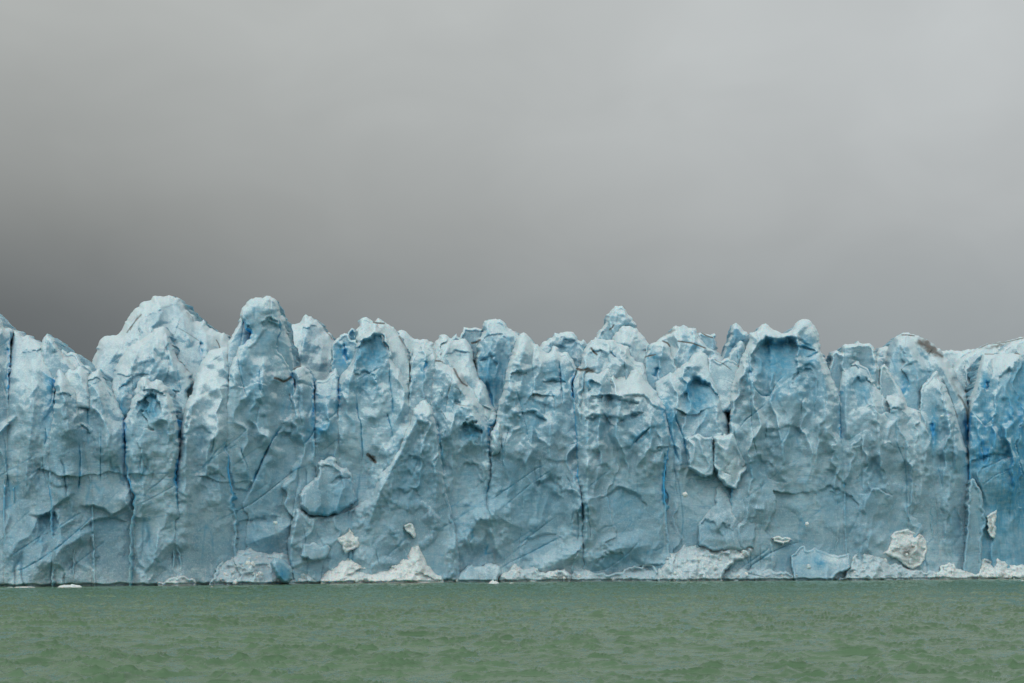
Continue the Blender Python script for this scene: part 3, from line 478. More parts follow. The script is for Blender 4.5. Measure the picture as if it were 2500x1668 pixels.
# ---- ledges: fade width, height; the side on the left of travel stands proud
for par, p in [
 ((40,2.6),'70 1258 95 1262 120 1255 135 1238 160 1222 175 1210 190 1205'),
 ((38,2.6),'188 1236 205 1238 230 1237 255 1245 272 1262 300 1248 315 1235 330 1208'),
 ((22,1.2),'118 1172 135 1190 165 1187 190 1180'),
 ((25,1.3),'563 945 528 943 503 959 478 972 465 990'),
 ((30,1.2),'245 1130 262 1127 285 1110 305 1085'),
 ((26,1.4),'560 1075 561 1100 560 1150 572 1195 603 1198 613 1180 612 1160 600 1128 585 1099 570 1075'),
 ((22,1.0),'901 1005 892 1019 876 1021 869 1000 869 955 878 947 896 964 906 982 901 1005'),
 ((26,2.8),'1430 980 1452 974 1487 966 1510 970 1533 966 1572 966 1586 985 1604 998 1626 1001'),
 ((24,2.2),'1441 1010 1470 1020 1500 1018 1526 1028 1540 1010 1560 1012'),
 ((30,2.0),'1500 1100 1540 1092 1560 1068 1590 1045 1618 1040'),
 ((30,2.0),'1580 1098 1600 1104 1620 1096'),
 ((34,2.4),'1842 852 1855 838 1870 830 1900 829 1930 824 1955 830 1985 852'),
 ((18,2.6),'1840 940 1837 890 1842 842'),
 ((24,1.6),'1940 925 1952 902 1976 888 1995 905'),
 ((24,1.5),'1440 1170 1455 1140 1480 1135 1495 1150'),
 ((28,1.4),'1330 1120 1360 1128 1385 1128 1392 1104 1410 1100'),
 ((20,1.2),'1635 1150 1660 1152 1680 1142'),
 ((25,1.2),'2100 960 2118 985 2122 965 2128 940'),
 ((22,1.4),'2165 1010 2185 1008 2205 1000 2225 996'),
 ((26,1.3),'430 1195 445 1210 470 1215'),
 ((26,1.0),'426 1230 445 1225 462 1228'),
 ((24,1.2),'1215 1002 1235 985 1262 975 1290 968'),
 ((24,1.4),'1240 892 1262 893 1275 910 1300 905 1320 885'),
 ((24,1.2),'1330 930 1350 925 1362 930'),
 ((20,1.0),'1280 970 1320 985 1355 1000 1395 975'),
 ((30,1.5),'2010 1145 2035 1150 2052 1175 2070 1190'),
 ((30,1.2),'1120 1050 1140 1030 1165 1030 1180 1045'),
 ((34,1.2),'700 1395 760 1370 820 1360'),
]: fe('S', par, p)
for par, p, on in [
 ((22,1.5),'715 935 735 932 752 938 766 945','g2'),
 ((24,2.2),'640 800 655 785 672 792 684 800 690 790','head'),
 ((22,1.6),'600 855 625 840 640 815 655 800','head'),
 ((20,1.4),'660 930 684 935 712 925','head'),
 ((24,1.6),'640 868 640 900 636 935 642 965','head'),
 ((26,1.3),'402 800 406 830 410 860 420 900','cone'),
 ((20,1.0),'320 905 350 885 365 884','cone'),
 ((26,1.2),'400 915 425 925 435 945','cone'),
]: fe('S', par, p, on)
# ---- sharp crests: width, height
for par, p in [
 ((9,1.2),'1047 1000 1040 1050 1035 1100 1030 1150'),
 ((12,1.5),'1115 985 1135 1015 1150 1060'),
 ((10,1.2),'1435 1000 1432 1100 1430 1200 1430 1300'),
 ((10,1.3),'1245 905 1240 950 1225 1010'),
 ((9,1.0),'1170 1230 1130 1290 1110 1340'),
 ((12,1.8),'1190 1232 1220 1262 1250 1280 1290 1292'),
 ((8,1.2),'1180 1232 1200 1300 1218 1350 1240 1372'),
 ((9,1.2),'1840 1240 1850 1243 1872 1243'),
 ((14,1.6),'2440 950 2442 1050 2440 1150 2438 1240'),
 ((8,1.0),'870 840 868 880 860 920 845 950'),
 ((8,1.0),'2245 1040 2235 1100 2225 1180'),
 ((8,1.0),'2305 960 2318 1000 2330 1080 2345 1140'),
 ((9,1.2),'460 990 450 1030 446 1080'),
 ((8,1.2),'940 1150 930 1190 916 1240 925 1250'),
 ((8,1.0),'1040 1252 1050 1262 1062 1250'),
 ((7,1.0),'95 1260 70 1310 45 1320 10 1380'),
 ((7,1.0),'1378 1330 1392 1300 1400 1260 1415 1215'),
 ((6,1.0),'1380 1370 1410 1345 1420 1322'),
 ((8,1.2),'1290 1382 1350 1368 1390 1352 1420 1330'),
 ((8,1.0),'2125 1295 2150 1320 2170 1325'),
]: fe('K', par, p)
# ---- broad arêtes between the flat faces
for par, p in [
 ((11,2.0),'75 880 82 1000 66 1120 60 1230'),((9,1.6),'235 930 250 1000 262 1080 270 1150'),((9,1.6),'160 940 162 1010 170 1080'),
 ((10,1.8),'400 955 420 1030 426 1090'),((9,1.4),'340 1060 346 1120 350 1200 360 1280'),((12,2.2),'500 885 470 990 455 1080 452 1200 460 1300'),
 ((9,1.6),'538 1000 530 1080 535 1180 545 1280'),((12,2.4),'640 860 634 960 655 1040 660 1120'),((9,1.6),'735 910 738 980 745 1060'),
 ((9,1.6),'800 930 798 980 806 1060 800 1100'),((10,2.2),'872 830 868 880 852 935 846 1010'),((12,2.2),'952 845 962 900 975 980 985 1040'),
 ((12,3.0),'1043 975 1000 1060 960 1140 928 1200 900 1280 880 1340'),((9,1.6),'1046 985 1058 1080 1066 1180 1060 1260'),
 ((11,2.4),'1076 885 1140 975 1168 1040 1184 1130'),((9,1.8),'1090 1000 1100 1100 1110 1190'),
 ((12,2.4),'1278 820 1250 880 1240 960 1222 1040 1214 1140'),((9,1.6),'1345 1000 1340 1100 1352 1180'),
 ((10,2.2),'1432 910 1436 1050 1434 1200 1432 1350'),((10,1.6),'1560 930 1575 1080 1580 1200'),
 ((11,2.2),'1700 865 1662 900 1645 960 1642 1050'),((9,1.6),'1735 920 1752 1000 1760 1060'),
 ((11,2.2),'1832 850 1836 950 1848 1050 1842 1150'),((12,2.2),'1990 830 2012 930 2014 1020 2020 1120'),((12,1.6),'1900 1000 1910 1100 1930 1200'),
 ((9,1.8),'2066 890 2064 1000 2070 1080'),((10,2.0),'2135 935 2142 1050 2152 1150 2180 1260'),((10,1.8),'2240 1000 2262 1090 2250 1180 2240 1260'),
 ((10,2.2),'2288 915 2310 1000 2330 1100 2346 1200'),((10,1.6),'2320 1120 2318 1220 2326 1320'),
 ((12,1.8),'600 1330 680 1300 740 1260'),((12,2),'1110 1370 1140 1310 1190 1236'),((12,1.6),'1290 1400 1380 1370 1425 1330'),
 ((10,1.6),'100 1400 150 1340 230 1290'),((10,1.6),'350 1400 400 1340 440 1300'),((12,1.8),'1440 1400 1500 1340 1600 1330'),
]: fe('K', par, p)
for par, p, on in [
 ((14,3.0),'399 724 372 800 340 870 300 930','mtn'),((10,2.0),'443 742 452 800 470 850','mtn'),((10,2),'350 745 300 830 260 900','mtn'),((9,1.6),'500 790 505 850 500 900','mtn'),
 ((12,3.0),'402 800 412 860 432 935','cone'),((10,2.0),'350 830 310 920 290 1010','cone'),((9,1.5),'380 820 370 900 350 960','cone'),
 ((11,2.6),'756 773 742 830 728 890','hillg'),((9,1.6),'790 805 785 860 780 910','hillg'),((10,2.2),'1205 785 1195 880 1180 960','flat'),((9,1.6),'1240 805 1250 880','flat'),
 ((10,2.0),'1085 820 1095 880 1120 960','dome'),((9,1.6),'1140 838 1165 920 1195 990','dome'),((12,2.4),'2204 815 2230 880 2250 960','hh'),((10,1.8),'2264 830 2300 900 2345 990','hh'),
 ((9,1.8),'1508 750 1500 800 1480 850','far3'),((8,1.6),'1525 757 1530 800','far3'),((9,1.8),'1530 795 1520 850','stripe'),((9,2),'1669 795 1660 850 1650 900','yb'),((8,1.4),'1710 822 1720 870','yb'),
 ((8,1.5),'1475 832 1460 880 1455 930','w'),((8,1.5),'1530 848 1520 900','w'),((8,1.5),'1377 812 1370 850','far8'),((8,1.5),'1797 790 1790 850','far4'),
 ((8,1.5),'2095 834 2085 880','ff'),((8,1.5),'922 780 935 830 960 880','rid2'),((7,1.4),'125 818 140 860','saddle'),((8,1.5),'1618 835 1612 880','ydome'),
]: fe('K', par, p, on)
# ---- hollows: centre, radii, rotation, depth
for par, on in [
 ((362,998,30,40,15,3.8),None),((378,965,30,12,15,1.4),None),((350,1020,16,18,0,1.2),None),
 ((105,860,20,12,-30,1.2),None),((75,870,22,16,0,.9),None),((155,975,20,16,0,1.2),None),((225,935,22,12,-10,1.0),None),
 ((660,795,22,18,0,1.4),'head'),((600,812,16,18,0,1.4),'head'),
 ((906,872,48,56,15,5.5),None),((890,935,26,30,0,1.6),None),
 ((1148,1058,28,28,20,4.0),None),((1120,1010,14,40,-10,1.2),None),
 ((1268,920,22,14,-10,1.6),None),((1350,940,30,14,0,1.5),None),((1300,1030,34,24,20,1.6),None),
 ((1500,985,60,16,8,1.8),None),((1460,1040,34,28,10,1.6),None),((1540,1030,34,18,-25,1.8),None),((1455,955,18,26,-30,1.5),None),
 ((1708,985,46,60,0,4.2),None),((1618,1100,16,10,0,1.4),None),
 ((1893,895,60,68,6,6.0),None),((1962,925,30,24,-40,1.6),None),((1960,860,32,18,15,1.6),None),
 ((2105,955,26,34,0,1.8),None),((2080,905,20,14,0,1.2),None),((2190,1010,20,14,0,1.0),None),
 ((2480,960,50,90,20,3.0),None),((2410,1130,50,20,-15,1.6),None),
 ((409,852,7,12,0,1.4),'cone'),((330,940,40,20,-30,1.2),'cone'),((420,965,18,12,-20,1.6),'cone'),
 ((2180,880,30,50,0,1.6),'hh'),((2245,930,50,40,20,1.2),'hh'),
 ((1120,870,30,14,0,1.2),'dome'),((1210,830,26,16,0,1.0),'flat'),((1190,900,24,34,20,1.8),'flat'),
 ((1390,850,26,20,0,1.2),'far8'),((1460,870,24,16,0,1.2),'w'),
 ((760,820,26,26,20,1.2),'hillg'),((400,770,60,20,-25,1.0),'mtn'),
 ((840,1190,30,26,0,1.2),'blk1'),((795,1150,20,16,0,.8),'blk1'),((640,1390,20,14,0,1.2),'hp2'),
 ((1730,1290,20,22,0,1.2),'blk5'),((1770,1300,18,20,0,1.0),'blk5'),
 ((110,1290,26,40,30,1.8),None),((260,1290,60,26,-10,1.2),None),((200,1060,20,20,0,1.0),None),
 ((700,1080,30,24,0,1.0),'head'),((480,1080,40,40,10,.9),None),((520,1180,30,30,0,.9),None),
 ((1000,1150,36,40,0,1.0),None),((980,1230,50,36,-20,1.0),None),((1150,1160,30,30,0,1.0),None),
 ((1330,1220,40,60,20,1.4),None),((1520,1240,60,50,0,1.2),None),((1900,1080,60,40,0,1.0),None),
 ((1850,1150,40,34,0,1.2),None),((2040,1230,50,40,20,1.2),None),((2130,1180,40,60,0,1.1),None),
 ((1490,1370,34,20,-20,1.4),None),((1580,1395,40,16,-10,1.4),None),((905,1400,60,14,-8,2.2),'hp3'),((1035,1412,24,10,20,1.4),'hp3'),
 ((640,1290,60,30,0,1.2),'head'),((1320,1330,50,26,-20,1.0),None),((2330,1300,20,60,0,1.2),None),
]: fe('B', par, None, on)
# ---- tints: centre, radii, rotation, blue, white, dirt; some paint in the shade of hollows
for par, on in [
 ((22,870,10,50,10,.75,0,0),None),((125,950,16,75,5,.7,0,0),None),((188,960,14,30,0,.6,0,0),None),
 ((362,1000,22,24,0,.18,0,.10),None),((295,960,18,40,20,.5,0,0),'mtn cone'),((240,880,14,20,20,.45,0,0),'mtn'),((272,915,16,30,20,.5,0,0),'mtn cone'),  # first one deepens the hollow under the cap, shade painted in
 ((480,825,22,40,0,.4,0,0),'mtn'),((290,1000,14,50,-10,.7,0,0),'cone'),((418,950,12,10,0,.7,0,0),'cone'),
 ((640,890,30,40,0,.25,0,0),'head'),((595,880,14,60,0,.30,0,0),'head'),((605,800,18,22,0,.3,0,0),'head'),((692,850,12,40,0,.6,0,0),'head'),((668,748,14,20,0,.25,0,0),'head'),
 ((708,930,10,30,0,.5,0,0),'head g2'),((765,990,6,80,0,.85,0,0),'g2'),((782,1045,40,24,-20,.55,0,0),'g2 h'),
 ((760,810,24,24,20,.3,0,0),'hillg'),((838,865,22,34,0,.75,0,0),'rid1'),((860,820,10,16,0,.5,0,0),'far9'),
 ((905,880,46,40,10,.38,0,0),None),((912,920,40,20,-25,.4,0,0),None),((865,1010,12,50,0,.25,0,0),None),
 ((1030,905,12,26,0,.5,0,0),None),((1190,920,34,70,-10,.5,0,0),'flat'),((1220,900,30,40,0,.35,0,0),'flat'),
 ((1148,1062,26,14,0,.55,0,0),None),((1080,1000,24,90,-5,.18,0,0),None),
 ((1110,910,30,14,40,0,.1,.45),'l'),((1130,960,36,50,40,.0,.25,.12),'l'),
 ((1300,960,40,70,-20,.30,0,0),None),((1245,930,14,40,0,.25,0,0),None),((1355,910,30,30,0,.35,0,0),None),((1350,960,24,20,0,.45,0,0),None),
 ((1260,1150,60,70,-30,.16,0,0),None),((1300,1250,90,60,-30,.18,0,0),None),((1440,940,12,40,-20,.4,0,0),None),
 ((1550,960,60,30,0,0,.15,.12),None),((1570,1060,50,14,-30,.4,0,0),None),((1440,1000,20,40,0,.0,.2,0),None),
 ((1628,1020,24,60,-15,.6,0,0),None),((1680,945,14,40,0,.65,0,0),None),((1700,930,34,12,0,.4,0,0),None),((1610,960,22,30,0,.25,0,0),None),
 ((1750,950,10,50,-15,.7,0,0),None),((1735,870,12,20,0,.0,.4,0),None),
 ((1900,845,50,20,0,.6,0,0),None),((1965,850,34,26,20,.55,0,0),None),((1890,900,50,50,0,.22,0,0),None),((1990,870,24,16,-20,.7,0,0),None),((1830,925,10,40,0,.4,0,0),None),
 ((1905,960,50,20,-30,.35,0,0),None),((1965,895,26,18,-40,.4,0,0),None),
 ((2050,955,8,40,-10,.5,0,0),None),((2110,960,18,26,0,.4,0,0),None),((2080,900,30,14,0,.2,0,0),None),
 ((2205,945,24,30,0,.7,0,0),'hh'),((2185,890,20,60,0,.3,0,0),'hh'),((2240,900,50,20,0,0,.0,.10),'hh'),((2272,850,44,16,38,0,0,.95),'hh'),((2250,838,20,10,20,0,0,.9),'hh'),((2330,940,16,60,-25,0,0,.55),'hh'),((2440,845,60,8,-8,0,0,.7),'far7'),((1135,930,22,26,30,0,0,.6),'l'),((1440,905,20,8,0,0,0,.8),'x w'),((1085,884,22,5,15,0,0,.7),'l'),((1635,812,30,5,-30,0,0,.7),'yb'),((990,845,16,24,-30,0,0,.55),'rid2'),((340,770,24,8,-50,0,0,.5),'mtn'),((460,772,16,10,40,0,0,.55),'mtn'),((2340,1000,18,50,-20,.1,0,.45),'hh'),
 ((2280,1050,10,50,0,.75,0,0),None),((2362,1050,8,90,0,1.0,0,0),None),((2320,1000,20,60,0,.12,.1,0),None),
 ((2490,1020,60,110,10,.72,0,0),None),((2400,1100,50,70,0,.75,0,0),None),((2500,1200,60,120,0,.65,0,0),None),((2405,940,12,16,0,.9,0,0),None),((2460,890,40,30,-20,-1,.35,0),None),
 ((2410,1130,60,16,-15,.72,0,0),None),((2440,1250,40,100,0,.5,0,0),None),
 ((1590,870,24,16,0,.4,0,0),'ydome stripe'),((1695,850,20,50,0,.3,0,0),'yb'),((1670,815,20,14,0,.25,0,0),'yb'),
 ((845,1150,14,30,0,.0,0,.0),None),((908,1118,10,10,0,0,0,.95),None),((1187,1140,5,22,0,0,.3,.45),None),
 ((690,1400,26,18,0,.55,0,0),'blk7'),((600,1365,20,20,0,.5,0,0),'hp2'),((660,1400,40,20,0,.35,0,0),'hp2'),
 ((1735,1325,24,10,0,0,.3,.5),'hp7'),((2215,1345,30,22,-20,0,.5,.65),'hp8'),((2222,1375,16,10,0,0,.5,.5),'hp8'),((2000,1370,20,18,0,.6,0,0),'blk6'),
 ((2035,1365,40,12,10,0,.6,.15),'blk6'),((600,1250,90,90,0,.16,0,0),'head'),((700,1200,70,60,0,.22,0,0),'head'),((830,1200,40,40,0,.2,0,0),'blk1'),
 ((800,1250,60,16,-10,.5,0,0),'blk1'),((520,955,40,8,-20,0,0,.3),None),((640,1310,80,40,0,.2,0,0),'head'),
 ((1000,1050,60,90,0,.12,.0,0),None),((1500,1370,60,24,-20,.3,0,0),None),((1950,1370,60,30,0,.2,0,0),None),
 ((260,990,30,40,0,.1,0,0),None),((1420,900,14,8,0,0,0,.7),None),
 ((120,925,14,60,0,.5,0,0),None),((20,840,14,50,0,.5,0,0),None),((905,870,44,50,10,.5,0,0),None),((890,945,50,30,0,.35,0,0),None),
 ((1115,980,26,70,-10,.3,0,0),None),((1300,1010,60,60,0,.35,0,0),None),((1180,1030,20,60,0,.4,0,0),None),((1375,930,22,40,0,.4,0,0),None),
 ((1480,1040,60,40,0,.22,0,0),None),((1700,975,46,50,0,.3,0,0),None),((1895,885,60,60,0,.45,0,0),None),((1960,940,50,60,0,.3,0,0),None),  # blue over ledges, recess and notch also paints in their shade
 ((2090,930,40,60,0,.28,0,0),None),((640,830,40,40,0,.25,0,0),None),((620,960,40,70,0,.25,0,0),None),((790,980,40,60,0,.35,0,0),None),
 ((1000,1150,60,120,20,.22,0,0),None),((1280,1220,90,90,0,.22,0,0),None),((640,1180,90,90,0,.22,0,0),None),((2320,1100,40,100,0,.2,0,0),None),
 ((60,900,30,60,0,.2,0,0),None),((500,940,40,50,0,0,.2,0),None),((1550,940,70,30,10,0,.35,0),None),((1120,930,40,40,30,0,.4,0),None),
 ((410,780,80,60,0,.18,0,0),'mtn'),((470,850,40,60,0,.3,0,0),'mtn'),((380,900,60,60,0,.14,0,0),'cone'),((760,840,40,50,0,.2,0,0),'hillg'),
 ((2420,1050,70,120,0,.6,0,0),None),((2480,1150,60,150,0,.7,0,0),None),
]: fe('T', par, None, on)

FLOES = [
 dict(name='ice_floe',label='thin flat floe at the far left edge of the water',cat='ice floe',group='floes drifting at the foot of the glacier',u=24,w=1.7,h=.12,depth=1.2,v=1434.5,seed=3),
 dict(name='ice_floe',label='long thin floe left of the thicker white floe',cat='ice floe',group='floes drifting at the foot of the glacier',u=61,w=4.6,h=.16,depth=1.8,v=1434.2,seed=7),
 dict(name='ice_floe',label='thickest white floe with a lumpy top at the left',cat='ice floe',group='floes drifting at the foot of the glacier',u=171,w=5.8,h=.55,depth=2.6,v=1434.2,seed=5),
 dict(name='ice_floe',label='tiny floe adrift left of the mixed mound of crushed ice',cat='ice floe',group='floes drifting at the foot of the glacier',u=517,w=.5,h=.1,depth=.5,v=1433.5,seed=9),
 dict(name='ice_floe',label='small peaked floe right of the brightest white heap',cat='ice floe',group='floes drifting at the foot of the glacier',u=1206,w=2.8,h=.65,depth=1.8,v=1425,seed=11),
 dict(name='ice_floe',label='sliver of ice just right of the small peaked floe',cat='ice floe',group='floes drifting at the foot of the glacier',u=1249,w=1.3,h=.12,depth=.8,v=1424,seed=13),
 dict(name='ice_floe',label='small flat floe at the right edge of the water',cat='ice floe',group='floes drifting at the foot of the glacier',u=2496,w=1.2,h=.12,depth=.8,v=1418,seed=17),
]
CHUNKS = [
 (2300,1016,(.45,.32),-2.0,'white boulder stuck on the sharp triangular tower',1),
 (672,1277,(.55,.42),1.0,'lone white chunk low below the round headed tower',2),
 (1673,1208,(.7,.7),-.8,'round pale knob stuck below the blue striped recess',4),
 (1970,1280,(.5,.6),-2.2,'small pale knob on the lower right of the biggest tower',5),
]
SKY = dict(base=.25, z0=.10, z1=.36, up=.20, behind=.66, sun=1.25,
  blobs=[(2600,0,22,.05),(2500,750,24,.05),(1500,950,60,.018),(-150,920,70,-.118),(400,880,60,-.035)],
  cl=(.97,1.01,.985), cr=(.96,1.01,1.02), clow=(.885,.975,1.01))


def relief(U, V, key, front, seed):
    """offset towards the camera in metres and tints"""
    FR = np.zeros(U.shape); H = np.zeros(U.shape); blue = np.zeros(U.shape); white = np.zeros(U.shape); dirt = np.zeros(U.shape)
    umin, umax, vmin, vmax = U.min(), U.max(), V.min(), V.max()
    # wobble so that traced lines do not look ruled
    Uw = U + 2.2 * fbm(U / 14., V / 14., 5, 2); Vw = V + 2.2 * fbm(U / 14., V / 14., 9, 2)
    for kind, par, P, on in FE:
        if on is None:
            if not front: continue
        elif key not in on.split(): continue
        if P is not None:
            if P[:, 0].max() < umin - 90 or P[:, 0].min() > umax + 90 or P[:, 1].max() < vmin - 90 or P[:, 1].min() > vmax + 90: continue
        if kind in 'CV':
            w, d, b, di = par
            D, S, T = seg_dist(U, V, P, False, 8 * w + 8); cap = 8 * w + 8
            D = np.where(D < cap, np.hypot(Uw - U, Vw - V) * 0 + D, D)
            wob = .85 + .8 * vnoise(U / 11., V / 16., 31)
            tap = np.clip(np.sin(np.pi * np.clip(T, .02, .98)) * 1.8, .25, 1)
            if kind == 'V': tap = np.clip(1.25 * (1.05 - T), .2, 1) * np.clip(T * 14, .3, 1)
            g = np.exp(-(D / (w * .75 * np.clip(wob, .25, 2) * tap)) ** 2)
            H -= .6 * d * g * tap + .16 * d * np.exp(-D / (3.0 * w)) * (D < cap) * tap
            blue = np.maximum(blue, b * np.clip(np.exp(-(D / (w * 1.0 * np.clip(wob, .25, 2))) ** 2) + .12 * np.exp(-D / (3.0 * w)) * (D < cap), 0, 1) * tap)
            if di: dirt = np.maximum(dirt, di * np.exp(-(D / (w * 1.6)) ** 2))
        elif kind == 'K':
            w, h = par
            D, S, T = seg_dist(U, V, P, False, 4 * w); tap = np.clip(np.sin(np.pi * np.clip(T, .03, .97)) * 1.6, .15, 1)
            wv = 3.6 * w * (1 + .5 * vnoise(U / 45., V / 45., 12)); H += h * 1.5 * tap * np.clip(1 - (D + 2.5 * vnoise(U / 9., V / 12., 14)) / wv, 0, 1) ** 1.15
        elif kind == 'S':
            w, h = par
            D, S, T = seg_dist(U, V, P, False, 3.5 * w)
            tap = np.clip(np.minimum(T, 1 - T) * 6, 0, 1)
            wob = 1.5 * vnoise(U / 10., V / 10., 77)
            sd = -S * D + wob                 # >0 : left of travel (above when going right)
            k = sstep(-2.5, 6.0, sd)
            fall = np.exp(-(np.clip(sd, 0, None) / w)) * (D < 3.5 * w)
            H += .6 * h * k * fall * tap
            H -= .12 * h * np.exp(-(np.clip(-sd, 0, None) / (w * .35))) * (1 - k) * (D < 3.5 * w) * tap
        elif kind == 'B':
            cx, cy, rx, ry, rot, d = par
            c, s = math.cos(R(rot)), math.sin(R(rot)); x = Uw - cx; y = Vw - cy
            a = (x * c + y * s) / rx; b = (-x * s + y * c) / ry
            na = .20 * fbm(U / (rx * .8), V / (ry * .8), int(cx) % 97, 3); nb = .28 * fbm(U / (rx * .8) + 9, V / (ry * .8), int(cx) % 97 + 1, 3)
            a = a + na; b = b + nb
            ww = np.clip(1 - a * a, 0, 1); bb = b / np.sqrt(ww + .05)
            H -= d * sstep(-1.05, -.72, bb) * np.clip((1.15 - bb) / 2, 0, 1) ** 1.2 * ww ** .4 * (np.abs(a) < 1)
            fr = sstep(-1.05, -.8, bb) * np.clip((1.3 - bb) / 1.4, 0, 1) * ww ** .5 * (np.abs(a) < 1) * min(1., d / 3.)
            FR = np.maximum(FR, fr)
            H += .22 * d * np.exp(-((bb + 1.15) / .22) ** 2) * ww * (np.abs(a) < 1)
        elif kind == 'T':
            cx, cy, rx, ry, rot, b_, w_, d_ = par
            c, s = math.cos(R(rot)), math.sin(R(rot)); x = U + 6 * (Uw - U) * .35 - cx; y = V + 6 * (Vw - V) * .35 - cy
            a = (x * c + y * s) / rx; b = (-x * s + y * c) / ry
            g = np.exp(-(a * a + b * b))
            blue = np.maximum(blue, b_ * g) if b_ >= 0 else blue; white = np.maximum(white, w_ * g); dirt = np.maximum(dirt, d_ * g)
    RF['f'] = FR; blue = np.maximum(blue, .42 * FR)  # scoops hold fresh blue ice, deepened here to paint in their shade
    return H, blue, white, dirt

RF = {}; RFM = []
def rough_field(X, Z, seed, amp=1.0):
    """broken, scalloped ice surface"""
    wx = X + 2.5 * fbm(X / 9, Z / 9, seed + 1, 3); wz = Z + 2.5 * fbm(X / 9, Z / 9, seed + 2, 3)
    a = R(38); s = wx * math.cos(a) + wz * math.sin(a); q = -wx * math.sin(a) + wz * math.cos(a)
    P1, v1 = planes(wx / 9., wz / 24., seed + 3, 1.3); P2, v2 = planes(s / 6.5, q / 3.6, seed + 4, 1.2); P3, v3 = planes(wx / 2.6, wz / 2.9, seed + 5, 1.0)
    P4, v4 = planes(wx / 4.6 + 3, wz / 9.5, seed + 31, 1.2)
    gate = sstep(-.02, .6, fbm(X / 13, Z / 16, seed + 9, 2)); gate2 = sstep(.05, .55, fbm(X / 9 + 9, Z / 9, seed + 10, 2))
    gate3 = sstep(.15, -.3, fbm(X / 15 + 4, Z / 20, seed + 11, 2))
    rib = 1 - np.abs(vnoise(wx / 7.5, wz / 40., seed + 15)) * 2.4
    H = 4.4 * P1 + (1.5 + 2.0 * sstep(18, 40, Z)) * rib + (.02 + .14 * gate) * P2 + (.02 + .12 * gate2) * P3 + .45 * gate3 * P4
    H += 1.2 * fbm(X / 12, Z / 20, seed + 7, 2) + .09 * fbm(X / 2.2, Z / 2.6, seed + 8, 3) + .045 * fbm(X / .7, Z / .7, seed + 18, 2)
    H += .07 * fbm(s / 5., q / .7, seed + 12, 3)
    # intermittent joints: upright, and along the dipping layers
    ss = X * math.cos(a) + Z * math.sin(a); qq = -X * math.sin(a) + Z * math.cos(a)
    na = vnoise(X / 5.5, Z / 48., seed + 41) + .10 * vnoise(X / 1.8, Z / 5., seed + 42); nb = vnoise(ss / 34., qq / 5.5, seed + 43) + .06 * vnoise(ss / 4., qq / 1.6, seed + 44)
    ga = sstep(.02, .4, fbm(X / 12 + 40, Z / 15, seed + 45, 2)); gb = sstep(.0, .4, fbm(X / 14 - 40, Z / 12, seed + 46, 2))
    la = np.exp(-(na / .028) ** 2) * ga; lb = np.exp(-(nb / .022) ** 2) * gb
    H -= .7 * la + .3 * lb + .35 * ga * np.exp(-np.abs(na) / .12)
    RF['l'] = .30 * la + .40 * lb
    if amp: RF['t'] = (v1 - .5) * .5 + (v2 - .5) * .5 * gate + (v4 - .5) * .5 * gate3
    H = H - 2.0; H = np.where(H < -1.5, -1.5 + 1.6 * np.tanh((H + 1.5) / 1.6), H)
    return H * amp

